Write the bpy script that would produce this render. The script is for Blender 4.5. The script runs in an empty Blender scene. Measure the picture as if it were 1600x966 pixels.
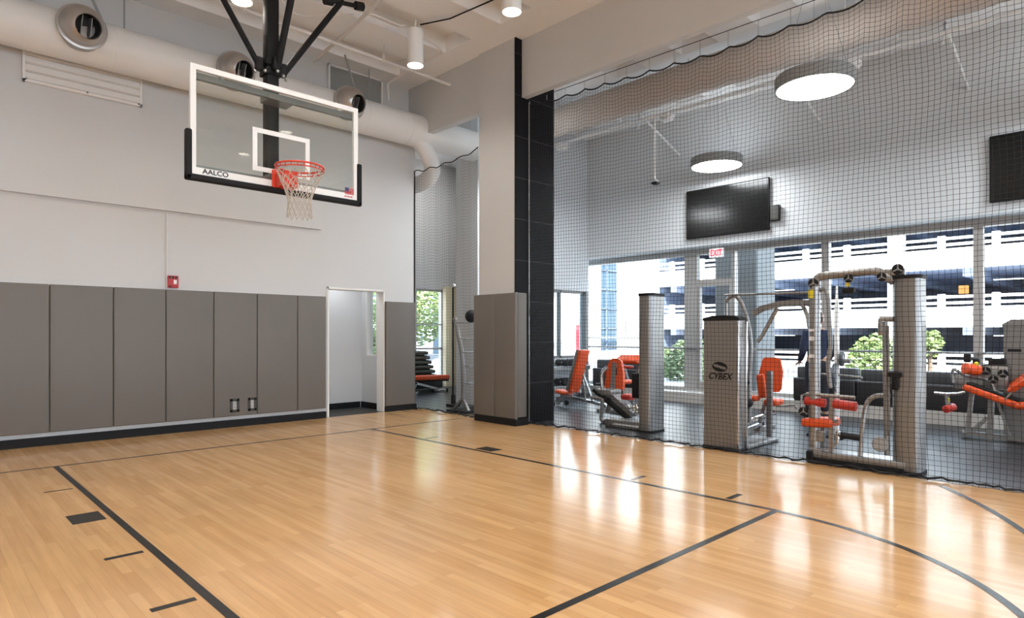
import bpy, bmesh, math, random
from mathutils import Vector, Matrix
random.seed(7)
C = bpy.context.scene.collection
PI = math.pi

# ------------------------------------------------------------------ materials
def mat(name, col, rough=0.5, metal=0.0, noise=0.0, scale=8.0, emit=None, estr=0.0, bump=0.0, bscale=60.0, coat=0.0, spec=None):
    m = bpy.data.materials.new(name); m.use_nodes = True
    nt = m.node_tree; b = nt.nodes['Principled BSDF']
    b.inputs['Base Color'].default_value = (*col, 1)
    b.inputs['Roughness'].default_value = rough
    b.inputs['Metallic'].default_value = metal
    if coat: b.inputs['Coat Weight'].default_value = coat; b.inputs['Coat Roughness'].default_value = 0.12
    if spec is not None: b.inputs['Specular IOR Level'].default_value = spec
    if noise > 0:
        tc = nt.nodes.new('ShaderNodeTexCoord'); n = nt.nodes.new('ShaderNodeTexNoise'); n.inputs['Scale'].default_value = scale
        n.inputs['Detail'].default_value = 4
        r = nt.nodes.new('ShaderNodeMapRange'); r.inputs['To Min'].default_value = 1 - noise; r.inputs['To Max'].default_value = 1 + noise
        mx = nt.nodes.new('ShaderNodeVectorMath'); mx.operation = 'SCALE'; mx.inputs[0].default_value = col
        nt.links.new(tc.outputs['Object'], n.inputs['Vector']); nt.links.new(n.outputs['Fac'], r.inputs['Value'])
        nt.links.new(r.outputs['Result'], mx.inputs['Scale']); nt.links.new(mx.outputs['Vector'], b.inputs['Base Color'])
    if bump > 0:
        tc = nt.nodes.new('ShaderNodeTexCoord'); n = nt.nodes.new('ShaderNodeTexNoise'); n.inputs['Scale'].default_value = bscale
        bp = nt.nodes.new('ShaderNodeBump'); bp.inputs['Strength'].default_value = bump; bp.inputs['Distance'].default_value = 0.01
        nt.links.new(tc.outputs['Object'], n.inputs['Vector']); nt.links.new(n.outputs['Fac'], bp.inputs['Height'])
        nt.links.new(bp.outputs['Normal'], b.inputs['Normal'])
    if emit:
        b.inputs['Emission Color'].default_value = (*emit, 1); b.inputs['Emission Strength'].default_value = estr
    return m

def glass_mat(name, tint, refl=0.06, rough=0.02):
    m = bpy.data.materials.new(name); m.use_nodes = True
    nt = m.node_tree; nt.nodes.clear()
    o = nt.nodes.new('ShaderNodeOutputMaterial'); t = nt.nodes.new('ShaderNodeBsdfTransparent'); t.inputs['Color'].default_value = (*tint, 1)
    g = nt.nodes.new('ShaderNodeBsdfGlossy'); g.inputs['Roughness'].default_value = rough
    f = nt.nodes.new('ShaderNodeLayerWeight'); f.inputs['Blend'].default_value = 0.5
    pw = nt.nodes.new('ShaderNodeMath'); pw.operation = 'POWER'; pw.inputs[1].default_value = 5
    k = nt.nodes.new('ShaderNodeMath'); k.operation = 'MULTIPLY_ADD'; k.inputs[1].default_value = 0.9; k.inputs[2].default_value = refl
    nt.links.new(f.outputs['Facing'], pw.inputs[0])
    mx = nt.nodes.new('ShaderNodeMixShader')
    nt.links.new(pw.outputs[0], k.inputs[0]); nt.links.new(k.outputs[0], mx.inputs['Fac'])
    nt.links.new(t.outputs[0], mx.inputs[1]); nt.links.new(g.outputs[0], mx.inputs[2]); nt.links.new(mx.outputs[0], o.inputs['Surface'])
    return m

def wood_mat():
    m = bpy.data.materials.new('maple_strip_floor'); m.use_nodes = True
    nt = m.node_tree; b = nt.nodes['Principled BSDF']; L = nt.links.new; N = nt.nodes.new
    tc = N('ShaderNodeTexCoord'); mp = N('ShaderNodeMapping'); mp.inputs['Rotation'].default_value = (0, 0, PI / 2)
    br = N('ShaderNodeTexBrick'); br.offset = 0.37; br.offset_frequency = 2
    br.inputs['Scale'].default_value = 1.0; br.inputs['Brick Width'].default_value = 0.95; br.inputs['Row Height'].default_value = 0.057
    br.inputs['Mortar Size'].default_value = 0.0006; br.inputs['Mortar Smooth'].default_value = 0.3
    br.inputs['Color1'].default_value = (0.52, 0.298, 0.130, 1); br.inputs['Color2'].default_value = (0.61, 0.378, 0.182, 1)
    br.inputs['Mortar'].default_value = (0.40, 0.20, 0.075, 1)
    L(tc.outputs['Object'], mp.inputs['Vector']); L(mp.outputs['Vector'], br.inputs['Vector'])
    mp2 = N('ShaderNodeMapping'); mp2.inputs['Scale'].default_value = (30, 1.6, 1)
    n = N('ShaderNodeTexNoise'); n.inputs['Scale'].default_value = 1.0; n.inputs['Detail'].default_value = 6
    L(tc.outputs['Object'], mp2.inputs['Vector']); L(mp2.outputs['Vector'], n.inputs['Vector'])
    n2 = N('ShaderNodeTexNoise'); n2.inputs['Scale'].default_value = 0.9; n2.inputs['Detail'].default_value = 3
    L(tc.outputs['Object'], n2.inputs['Vector'])
    r = N('ShaderNodeMapRange'); r.inputs['From Min'].default_value = 0.25; r.inputs['From Max'].default_value = 0.75
    r.inputs['To Min'].default_value = 0.90; r.inputs['To Max'].default_value = 1.08
    r2 = N('ShaderNodeMapRange'); r2.inputs['From Min'].default_value = 0.3; r2.inputs['From Max'].default_value = 0.7
    r2.inputs['To Min'].default_value = 0.94; r2.inputs['To Max'].default_value = 1.06
    L(n.outputs['Fac'], r.inputs['Value']); L(n2.outputs['Fac'], r2.inputs['Value'])
    mu = N('ShaderNodeMath'); mu.operation = 'MULTIPLY'; L(r.outputs['Result'], mu.inputs[0]); L(r2.outputs['Result'], mu.inputs[1])
    sc = N('ShaderNodeVectorMath'); sc.operation = 'SCALE'; L(br.outputs['Color'], sc.inputs[0]); L(mu.outputs[0], sc.inputs['Scale'])
    L(sc.outputs['Vector'], b.inputs['Base Color'])
    b.inputs['Roughness'].default_value = 0.14; b.inputs['IOR'].default_value = 1.5
    mp3 = N('ShaderNodeMapping'); mp3.inputs['Scale'].default_value = (9, 0.8, 1)
    n3 = N('ShaderNodeTexNoise'); n3.inputs['Scale'].default_value = 1.0; n3.inputs['Detail'].default_value = 2
    L(tc.outputs['Object'], mp3.inputs['Vector']); L(mp3.outputs['Vector'], n3.inputs['Vector'])
    bp = N('ShaderNodeBump'); bp.inputs['Strength'].default_value = 0.05; bp.inputs['Distance'].default_value = 0.02
    L(n3.outputs['Fac'], bp.inputs['Height']); L(bp.outputs['Normal'], b.inputs['Normal'])
    return m

def tile_mat():
    m = bpy.data.materials.new('black_stone_tile'); m.use_nodes = True
    nt = m.node_tree; b = nt.nodes['Principled BSDF']; L = nt.links.new; N = nt.nodes.new
    tc = N('ShaderNodeTexCoord'); sp = N('ShaderNodeSeparateXYZ'); cb = N('ShaderNodeCombineXYZ')
    L(tc.outputs['Object'], sp.inputs[0]); L(sp.outputs['X'], cb.inputs['X']); L(sp.outputs['Z'], cb.inputs['Y'])
    br = N('ShaderNodeTexBrick'); br.offset = 0.0
    br.inputs['Scale'].default_value = 1.0; br.inputs['Brick Width'].default_value = 1.25; br.inputs['Row Height'].default_value = 0.624
    br.inputs['Mortar Size'].default_value = 0.006; br.inputs['Color1'].default_value = (0.008, 0.008, 0.0095, 1)
    br.inputs['Color2'].default_value = (0.011, 0.011, 0.0125, 1); br.inputs['Mortar'].default_value = (0.05, 0.05, 0.052, 1)
    L(cb.outputs[0], br.inputs['Vector']); L(br.outputs['Color'], b.inputs['Base Color'])
    b.inputs['Roughness'].default_value = 0.5; b.inputs['Specular IOR Level'].default_value = 0.1
    return m

M = {}
M['paint'] = mat('wall_paint', (0.57, 0.572, 0.573), 0.75, noise=0.02, scale=1.5, bump=0.03, bscale=90)
M['ceil'] = mat('ceiling_paint', (0.88, 0.885, 0.89), 0.85, noise=0.025, scale=2.0)
M['duct'] = mat('painted_duct', (0.76, 0.75, 0.73), 0.5, noise=0.02, scale=4)
M['ductseam'] = mat('duct_seam', (0.55, 0.53, 0.50), 0.5, noise=0.02)
M['tanduct'] = mat('painted_round_duct', (0.50, 0.43, 0.375), 0.6, noise=0.05, scale=3)
M['nozzle'] = mat('nozzle_metal', (0.46, 0.44, 0.42), 0.32, 0.75, noise=0.05)
M['dark'] = mat('dark_void', (0.012, 0.012, 0.013), 0.6, noise=0.1)
M['pad'] = mat('pad_vinyl', (0.138, 0.127, 0.114), 0.5, noise=0.03, scale=5, bump=0.06, bscale=250)
M['white'] = mat('white_enamel', (0.80, 0.80, 0.79), 0.4, noise=0.02)
M['whitetrim'] = mat('white_trim_paint', (0.76, 0.745, 0.72), 0.5, noise=0.02)
M['black'] = mat('black_enamel', (0.012, 0.012, 0.013), 0.55, noise=0.1, spec=.16)
M['blackrub'] = mat('black_rubber', (0.013, 0.013, 0.015), 0.6, noise=0.15, scale=20, spec=.3)
M['line'] = mat('court_line_paint', (0.016, 0.015, 0.014), 0.22, noise=0.1, scale=6, spec=.35)
M['wood'] = wood_mat()
M['tile'] = tile_mat()
M['rubber'] = mat('rubber_gym_floor', (0.013, 0.0145, 0.018), 0.34, noise=0.35, scale=90, bump=0.05, bscale=120)
M['carpet'] = mat('dark_entry_mat', (0.035, 0.034, 0.033), 0.9, noise=0.2, scale=40)
M['orange'] = mat('orange_vinyl', (0.68, 0.078, 0.012), 0.42, noise=0.05, scale=10, bump=0.04, bscale=200)
M['red'] = mat('red_vinyl', (0.50, 0.030, 0.016), 0.42, noise=0.05, scale=10, bump=0.04, bscale=200)
M['rim'] = mat('rim_orange_steel', (0.66, 0.055, 0.025), 0.35, noise=0.04)
M['cord'] = mat('net_cord_white', (0.52, 0.47, 0.41), 0.8, noise=0.05)
M['netcord'] = mat('black_net_cord', (0.012, 0.012, 0.014), 0.8, noise=0.1)
M['rope'] = mat('black_rope', (0.012, 0.012, 0.013), 0.8, noise=0.2, scale=30)
M['cable'] = mat('steel_cable', (0.5, 0.5, 0.5), 0.3, 0.9, noise=0.05)
M['silver'] = mat('silver_powder_coat', (0.36, 0.355, 0.35), 0.36, 0.85, noise=0.03, scale=3)
M['shroud'] = mat('brushed_shroud', (0.29, 0.285, 0.28), 0.34, 0.75, noise=0.03, scale=2)
M['chrome'] = mat('chrome', (0.78, 0.78, 0.78), 0.14, 1.0, noise=0.02)
M['steelgrey'] = mat('grey_steel', (0.24, 0.235, 0.23), 0.4, 0.5, noise=0.05)
M['blackvinyl'] = mat('black_vinyl', (0.018, 0.018, 0.02), 0.38, noise=0.1, bump=0.03, bscale=120)
M['charcoal'] = mat('charcoal_vinyl', (0.05, 0.055, 0.06), 0.5, noise=0.08)
M['yellow'] = mat('yellow_sticker', (0.75, 0.62, 0.03), 0.5, noise=0.04)
M['screen'] = mat('tv_screen', (0.008, 0.008, 0.008), 0.16, noise=0.05, spec=.3)
M['alarm'] = mat('alarm_red', (0.42, 0.03, 0.04), 0.45, noise=0.05)
M['alloy'] = mat('window_aluminium', (0.42, 0.405, 0.39), 0.4, 0.4, noise=0.03)
M['shade'] = mat('grey_wall_paint', (0.62, 0.64, 0.655), 0.8, noise=0.02)
M['curb'] = mat('curb_paint', (0.50, 0.48, 0.45), 0.7, noise=0.03)
M['exitw'] = mat('exit_plate', (0.82, 0.80, 0.80), 0.3, noise=0.02)
M['exitr'] = mat('exit_red', (0.80, 0.03, 0.06), 0.4, emit=(0.9, 0.03, 0.06), estr=0.6)
M['glass'] = glass_mat('window_glass', (0.93, 0.96, 0.97), 0.03)
M['bglass'] = glass_mat('backboard_glass', (0.93, 0.955, 0.945), 0.03)
M['concrete'] = mat('pale_concrete', (0.80, 0.79, 0.77), 0.85, noise=0.05, scale=1.5)
M['greyconc'] = mat('grey_concrete', (0.17, 0.173, 0.172), 0.85, noise=0.08, scale=2)
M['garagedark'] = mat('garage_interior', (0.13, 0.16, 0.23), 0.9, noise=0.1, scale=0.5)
M['pave'] = mat('street_paving', (0.36, 0.35, 0.34), 0.9, noise=0.1, scale=1.2)
M['asphalt'] = mat('asphalt', (0.12, 0.12, 0.125), 0.9, noise=0.15, scale=4)
M['blueglass'] = mat('blue_curtain_glass', (0.055, 0.095, 0.135), 0.35, 0.1, noise=0.25, scale=0.7)
M['bluewall'] = mat('pale_blue_cladding', (0.42, 0.52, 0.60), 0.4, noise=0.2, scale=1.2)
M['leaf'] = mat('leaf_green', (0.19, 0.25, 0.085), 0.6, noise=0.35, scale=3)
M['leaf2'] = mat('leaf_green_dark', (0.11, 0.155, 0.07), 0.6, noise=0.35, scale=3)
M['bark'] = mat('bark', (0.13, 0.09, 0.06), 0.9, noise=0.3, scale=20)
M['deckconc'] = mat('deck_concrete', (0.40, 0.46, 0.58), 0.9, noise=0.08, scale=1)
M['amber'] = mat('amber_sign', (0.22, 0.075, 0.004), 0.6, noise=0.05)
M['plate'] = mat('grey_weight_plate', (0.07, 0.085, 0.10), 0.3, 0.2, noise=0.1)
M['plategrey'] = mat('outlet_plate', (0.42, 0.42, 0.40), 0.4, noise=0.03)
M['banner'] = mat('red_banner', (0.70, 0.03, 0.04), 0.6, noise=0.05)
M['beige'] = mat('beige_wall_paint', (0.66, 0.56, 0.38), 0.8, noise=0.03)
M['olive'] = mat('olive_plastic', (0.065, 0.075, 0.055), 0.55, noise=0.1)
M['skin'] = mat('skin', (0.52, 0.30, 0.20), 0.55, noise=0.04)
M['navy'] = mat('navy_cotton', (0.014, 0.022, 0.055), 0.9, noise=0.15, scale=30)
M['darkcloth'] = mat('dark_cotton', (0.012, 0.014, 0.022), 0.9, noise=0.15, scale=30)
M['hair'] = mat('dark_hair', (0.018, 0.012, 0.009), 0.7, noise=0.2, scale=60)
M['lamp'] = mat('warm_lamp_lens', (0.9, 0.88, 0.82), 0.4, emit=(1.0, 0.90, 0.74), estr=14.0)
M['disc'] = mat('panel_lamp_lens', (0.9, 0.9, 0.88), 0.4, emit=(1.0, 0.975, 0.93), estr=11.0)
M['garlamp'] = mat('garage_lamp', (0.9, 0.9, 0.88), 0.4, emit=(1.0, 0.98, 0.93), estr=3.0)
M['flagblue'] = mat('flag_blue', (0.02, 0.035, 0.14), 0.5, noise=0.03)
M['flagred'] = mat('flag_red', (0.55, 0.03, 0.04), 0.5, noise=0.03)
M['spgrey'] = mat('grey_louver_paint', (0.27, 0.275, 0.27), 0.6, noise=0.04)
M['greyframe'] = mat('grey_plastic', (0.045, 0.043, 0.04), 0.5, noise=0.05)
M['pipe'] = mat('painted_pipe', (0.72, 0.70, 0.68), 0.5, noise=0.03)
M['eyes'] = mat('eye_dark', (0.03, 0.02, 0.015), 0.3, noise=0.02)

# ------------------------------------------------------------------ mesh builder
ORG = {}
class MB:
    def __init__(s): s.v = []; s.f = []
    def add(s, vs, fs, M_=None):
        o = len(s.v)
        s.v += [tuple(M_ @ Vector(p)) if M_ is not None else tuple(p) for p in vs]
        s.f += [tuple(i + o for i in f) for f in fs]
        return s
    def box(s, x0, x1, y0, y1, z0, z1, M_=None):
        vs = [(x, y, z) for x in (x0, x1) for y in (y0, y1) for z in (z0, z1)]
        fs = [(0, 1, 3, 2), (4, 6, 7, 5), (0, 4, 5, 1), (2, 3, 7, 6), (0, 2, 6, 4), (1, 5, 7, 3)]
        return s.add(vs, fs, M_)
    def rbox(s, x0, x1, y0, y1, z0, z1, bev=0.01, seg=3, M_=None):
        bm = bmesh.new(); bmesh.ops.create_cube(bm, size=1)
        for v in bm.verts:
            v.co = Vector(((x0 + x1) / 2 + v.co.x * (x1 - x0), (y0 + y1) / 2 + v.co.y * (y1 - y0), (z0 + z1) / 2 + v.co.z * (z1 - z0)))
        bmesh.ops.bevel(bm, geom=bm.edges[:], offset=bev, segments=seg, profile=0.5, affect='EDGES')
        bm.verts.index_update()
        s.add([v.co[:] for v in bm.verts], [tuple(v.index for v in f.verts) for f in bm.faces], M_)
        bm.free(); return s
    def tube(s, pts, r, n=10, closed=False, caps=True, M_=None):
        pts = [Vector(p) for p in pts]; k = len(pts)
        rs = r if isinstance(r, (list, tuple)) else [r] * k
        tans = []
        for i in range(k):
            a = pts[(i - 1) % k] if closed or i > 0 else pts[i]
            b = pts[(i + 1) % k] if closed or i < k - 1 else pts[i]
            t = (b - a)
            tans.append(t.normalized() if t.length > 1e-9 else Vector((0, 0, 1)))
        up = Vector((0, 0, 1)) if abs(tans[0].z) < 0.9 else Vector((1, 0, 0))
        nrm = (up - tans[0] * up.dot(tans[0])).normalized()
        vs = []; fs = []
        for i in range(k):
            t = tans[i]; nrm = (nrm - t * nrm.dot(t)).normalized(); bi = t.cross(nrm)
            for j in range(n):
                a = 2 * PI * j / n
                vs.append(pts[i] + (nrm * math.cos(a) + bi * math.sin(a)) * rs[i])
        m = k if closed else k - 1
        for i in range(m):
            for j in range(n):
                a = i * n + j; b = i * n + (j + 1) % n; c = ((i + 1) % k) * n + (j + 1) % n; d = ((i + 1) % k) * n + j
                fs.append((a, b, c, d))
        if not closed and caps:
            fs.append(tuple(range(n - 1, -1, -1))); fs.append(tuple((k - 1) * n + j for j in range(n)))
        return s.add(vs, fs, M_)
    def bar(s, p0, p1, w, h, up=(0, 0, 1), M_=None):
        p0 = Vector(p0); p1 = Vector(p1); t = (p1 - p0).normalized(); up = Vector(up)
        if abs(t.dot(up)) > 0.98: up = Vector((1, 0, 0))
        sd = t.cross(up).normalized(); u = sd.cross(t)
        vs = [p + sd * a * w / 2 + u * b * h / 2 for p in (p0, p1) for a, b in ((-1, -1), (1, -1), (1, 1), (-1, 1))]
        return s.add(vs, [(0, 1, 2, 3), (7, 6, 5, 4), (0, 4, 5, 1), (1, 5, 6, 2), (2, 6, 7, 3), (3, 7, 4, 0)], M_)
    def lathe(s, prof, M_=None, n=24, capa=True, capb=True):
        vs = []; fs = []; k = len(prof)
        for r, z in prof:
            for j in range(n):
                a = 2 * PI * j / n; vs.append((r * math.cos(a), r * math.sin(a), z))
        for i in range(k - 1):
            for j in range(n):
                fs.append((i * n + j, i * n + (j + 1) % n, (i + 1) * n + (j + 1) % n, (i + 1) * n + j))
        if capa: fs.append(tuple(range(n - 1, -1, -1)))
        if capb: fs.append(tuple((k - 1) * n + j for j in range(n)))
        return s.add(vs, fs, M_)
    def ball(s, c, r, sc=(1, 1, 1), n=16, m=10, M_=None):
        prof = [(max(1e-4, math.sin(PI * i / m)) , -math.cos(PI * i / m)) for i in range(m + 1)]
        T = Matrix.Translation(c) @ Matrix.Diagonal((r * sc[0], r * sc[1], r * sc[2], 1))
        return s.lathe(prof, (M_ @ T) if M_ is not None else T, n)
    def prism(s, poly, M_, d):
        """polygon in local xy, extruded along local z by d"""
        n = len(poly)
        vs = [(x, y, 0) for x, y in poly] + [(x, y, d) for x, y in poly]
        fs = [tuple(range(n - 1, -1, -1)), tuple(range(n, 2 * n))] + [(i, (i + 1) % n, n + (i + 1) % n, n + i) for i in range(n)]
        return s.add(vs, fs, M_)
    def build(s, name, m, parent=None, world=True, ang=0.6):
        me = bpy.data.meshes.new(name)
        vs = s.v
        o = bpy.data.objects.new(name, me); C.objects.link(o)
        if parent is not None:
            o.parent = parent
            if world:
                inv = ORG[parent.name].inverted(); vs = [tuple(inv @ Vector(p)) for p in vs]
            ORG[o.name] = ORG[parent.name].copy()
        else:
            ORG[o.name] = Matrix.Identity(4)
        me.from_pydata(vs, [], s.f); me.validate()
        bm = bmesh.new(); bm.from_mesh(me); bmesh.ops.recalc_face_normals(bm, faces=bm.faces[:]); bm.to_mesh(me); bm.free()
        me.materials.append(m)
        me.polygons.foreach_set('use_smooth', [True] * len(me.polygons))
        me.set_sharp_from_angle(angle=ang)
        return o

def each(mb, name, m, parent, world=True):
    """every connected piece of mb becomes a part of its own"""
    n = len(mb.v); up = list(range(n))
    def find(a):
        while up[a] != a: up[a] = up[up[a]]; a = up[a]
        return a
    for f in mb.f:
        r = find(f[0])
        for q in f[1:]: up[find(q)] = r
    grp = {}
    for f in mb.f: grp.setdefault(find(f[0]), []).append(f)
    for r, fs in grp.items():
        ids = sorted({q for f in fs for q in f}); ix = {q: k for k, q in enumerate(ids)}
        o = MB(); o.v = [mb.v[q] for q in ids]; o.f = [tuple(ix[q] for q in f) for f in fs]
        o.build(name, m, parent, world)

def axis_m(o, d, up=(0, 0, 1)):
    """matrix whose local z points along d, at o"""
    z = Vector(d).normalized(); up = Vector(up)
    if abs(z.dot(up)) > 0.98: up = Vector((0, 1, 0))
    x = up.cross(z).normalized(); y = z.cross(x)
    R = Matrix((x, y, z)).transposed().to_4x4()
    return Matrix.Translation(o) @ R
def frame_m(o, right, up):
    x = Vector(right).normalized(); y = Vector(up).normalized(); z = x.cross(y)
    return Matrix.Translation(o) @ Matrix((x, y, z)).transposed().to_4x4()

def tag(o, label, cat, group=None, kind=None):
    o['label'] = label; o['category'] = cat
    if group: o['group'] = group
    if kind: o['kind'] = kind
    return o
def thing(name, label, cat, loc=(0, 0, 0), rotz=0.0, group=None):
    o = bpy.data.objects.new(name, None); C.objects.link(o)
    o.location = loc; o.rotation_euler = (0, 0, rotz); o.empty_display_size = 0.1
    ORG[o.name] = Matrix.Translation(loc) @ Matrix.Rotation(rotz, 4, 'Z')
    return tag(o, label, cat, group)
def struct(mb, name, m, parent=None):
    o = mb.build(name, m, parent)
    if parent is None: o['kind'] = 'structure'
    return o
def dup(root, loc, rotz=None, label=None):
    r = root.copy(); C.objects.link(r); r.location = loc
    if rotz is not None: r.rotation_euler = (0, 0, rotz)
    ORG[r.name] = Matrix.Translation(loc) @ Matrix.Rotation(r.rotation_euler.z, 4, 'Z')
    if label: r['label'] = label
    for ch in list(root.children):
        c = ch.copy(); C.objects.link(c); c.parent = r
        for g in ch.children:
            d = g.copy(); C.objects.link(d); d.parent = c
    return r
def text_mb(txt, size, M_, bold=0.0, depth=0.002, shear=0.0, sx=1.0):
    cu = bpy.data.curves.new('lettering_curve', 'FONT'); cu.body = txt; cu.size = size; cu.extrude = depth; cu.offset = bold; cu.shear = shear
    cu.align_x = 'CENTER'; cu.align_y = 'CENTER'
    o = bpy.data.objects.new('lettering_curve', cu); C.objects.link(o)
    bpy.context.view_layer.update()
    dg = bpy.context.evaluated_depsgraph_get()
    me = bpy.data.meshes.new_from_object(o.evaluated_get(dg))
    mb = MB(); S = Matrix.Diagonal((sx, 1, 1, 1))
    mb.add([v.co[:] for v in me.vertices], [tuple(p.vertices) for p in me.polygons], M_ @ S)
    bpy.data.objects.remove(o); bpy.data.curves.remove(cu); bpy.data.meshes.remove(me)
    return mb
def arc(c, r, a0, a1, n, f):
    return [f(c[0] + r * math.cos(a0 + (a1 - a0) * i / n), c[1] + r * math.sin(a0 + (a1 - a0) * i / n)) for i in range(n + 1)]
def smooth(pts, n=6):
    """Catmull-Rom through pts"""
    P = [Vector(p) for p in pts]; out = []
    for i in range(len(P) - 1):
        a = P[max(0, i - 1)]; b = P[i]; c = P[i + 1]; d = P[min(len(P) - 1, i + 2)]
        for k in range(n):
            t = k / n
            out.append(0.5 * ((2 * b) + (c - a) * t + (2 * a - 5 * b + 4 * c - d) * t * t + (3 * b - a - 3 * c + d) * t ** 3))
    out.append(P[-1]); return out

# ================================================================== SETTING
fl = struct(MB().box(-6, 6.98, -7, 9.65, -0.12, 0), 'floor', M['wood'])
struct(MB().box(6.98, 11.45, -7, 9.3, -0.12, 0).box(6.98, 11.1, 9.3, 13.4, -0.12, 0).box(6.2, 6.98, 9.85, 13.3, -0.12, 0).box(6.83, 6.98, 9.65, 9.85, -0.12, 0), 'floor_gym', M['rubber'])
struct(MB().box(5.0, 6.28, 9.65, 10.7, -0.12, 0.001), 'floor_vestibule', M['carpet'])
z0, z1 = 0.0005, 0.0018
def line(name, x0, x1, y0, y1): MB().box(x0, x1, y0, y1, z0, z1).build(name, M['line'], fl)
line('lane_line', 1.13, 1.18, 2.09, 8.0); line('lane_line', 4.88, 4.93, 2.09, 8.0)
line('free_throw_line', 1.18, 4.88, 2.09, 2.14); line('baseline', -3.5, 6.55, 8.0, 8.035)
for y, w in ((6.76, .025), (4.49, .045), (3.50, .05)):
    line('lane_mark', 0.89, 1.10, y - w / 2, y + w / 2)
line('lane_block', 0.89, 1.10, 5.47, 5.76)
for y, w in ((6.79, .025), (3.51, .045), (2.545, .05)):
    line('lane_mark', 4.96, 5.18, y - w / 2, y + w / 2)
line('lane_block', 4.96, 5.15, 5.50, 5.78)
def ring(name, c, r0, r1, a0, a1, n=64):
    mb = MB(); vs = []; fs = []
    for i in range(n + 1):
        a = a0 + (a1 - a0) * i / n
        for r in (r0, r1):
            for z in (z0 + 0.0001, z1 + 0.0001): vs.append((c[0] + r * math.cos(a), c[1] + r * math.sin(a), z))
    for i in range(n):
        o = i * 4; fs += [(o + 1, o + 3, o + 7, o + 5), (o, o + 4, o + 6, o + 2), (o, o + 1, o + 5, o + 4), (o + 2, o + 6, o + 7, o + 3)]
    mb.add(vs, fs); mb.build(name, M['line'], fl)
ring('free_throw_circle', (3.03, 2.115), 1.83, 1.88, -PI, 0)
a_end = -math.acos((6.80 - 3.03) / 6.0)
ring('three_point_arc', (3.03, 6.08), 5.95, 6.0, a_end, -PI + 0.3, 120)

# left wall with its doorway
w = MB().box(-6, 5.09, 9.65, 9.85, 0, 5.85).box(5.09, 6.155, 9.65, 9.85, 2.13, 5.85).box(6.155, 6.83, 9.65, 9.85, 0, 5.85)
struct(w, 'wall_left', M['paint'])
struct(MB().prism([(9.655, 3.085), (9.655, 4.42), (9.648, 4.42), (9.605, 3.085)], frame_m((-6, 0, 0), (0, 1, 0), (0, 0, 1)), 10.95), 'trim_1', M['paint'])
struct(MB().box(-6, 5.03, 9.60, 9.652, 0, 0.107), 'baseboard_left', M['black'])
struct(MB().box(6.17, 6.83, 9.60, 9.652, 0, 0.095), 'baseboard_doorside', M['black'])
d = MB().rbox(5.065, 5.10, 9.635, 9.86, 0, 2.16, .004, 1).rbox(6.145, 6.17, 9.635, 9.86, 0, 2.16, .004, 1).rbox(5.065, 6.17, 9.635, 9.86, 2.125, 2.16, .004, 1)
struct(d, 'door_1', M['whitetrim'])
# vestibule behind the doorway
struct(MB().box(4.9, 6.4, 10.6, 10.75, 0, 2.62).box(4.75, 4.9, 9.85, 10.75, 0, 2.62), 'wall_vestibule', M['paint'])
vs_ = MB().box(6.28, 6.40, 9.85, 10.6, 0, 0.99).box(6.28, 6.40, 9.85, 10.08, 0.99, 2.62).box(6.28, 6.40, 10.42, 10.6, 0.99, 2.62).box(6.28, 6.40, 10.08, 10.42, 2.3, 2.62)
struct(vs_, 'wall_vestibule_side', M['paint'])
struct(MB().box(4.75, 6.4, 9.85, 10.75, 2.62, 2.72), 'ceiling_vestibule', M['ceil'])
struct(MB().box(4.9, 6.24, 10.585, 10.602, 0, 0.11).box(6.262, 6.282, 9.87, 10.6, 0, 0.11), 'baseboard_vestibule', M['black'])
wv = MB().box(6.275, 6.41, 10.075, 10.095, 0.98, 2.31).box(6.275, 6.41, 10.405, 10.425, 0.98, 2.31).box(6.275, 6.41, 10.075, 10.425, 0.975, 0.995)
o = struct(wv, 'window_3', M['whitetrim']); MB().box(6.335, 6.341, 10.095, 10.405, 0.995, 2.3).build('pane', M['glass'], o)

# column: white plaster, black stone cladding on the gym side
struct(MB().box(6.655, 7.50, 6.835, 7.65, 0, 5.85), 'column', M['paint'])
struct(MB().box(6.652, 7.515, 6.815, 6.835, 0, 5.85).box(7.50, 7.515, 6.835, 7.65, 0, 5.85), 'column_cladding', M['tile'])
struct(MB().box(6.59, 6.86, 6.745, 7.69, 0, 0.098), 'baseboard_column', M['black'])
# dropped header over the net line
struct(MB().box(6.79, 6.90, -7, 6.814, 4.975, 5.85), 'beam', M['paint'])
struct(MB().box(6.69, 6.82, 7.65, 9.65, 4.935, 5.85), 'beam_rear', M['paint'])

# ribbed ceiling
ce = MB().box(-6, 12.05, -7, 9.85, 6.10, 6.3).box(6.2, 11.1, 9.85, 13.5, 5.85, 6.3)
cof = [(7.33 + 1.28 * k, 7.96 + 1.28 * k) for k in range(-11, 2)]
edges = [-7.0] + [e for c_ in cof for e in c_] + [9.85]
edges = [e for e in edges if e >= -7.0]
for i in range(0, len(edges) - 1, 2): ce.box(-6, 12.05, edges[i], edges[i + 1], 5.85, 6.101)
for a, b in cof:
    a = max(a, -7)
    if b <= a: continue
    ce.box(-6, -5.6, a, b, 5.85, 6.1); ce.box(6.22, 7.25, a, b, 5.85, 6.1); ce.box(10.9, 12.05, a, b, 5.85, 6.1)
    ce.box(9.0, 9.25, a, b, 5.85, 6.1)
struct(ce, 'ceiling', M['ceil'])

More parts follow.
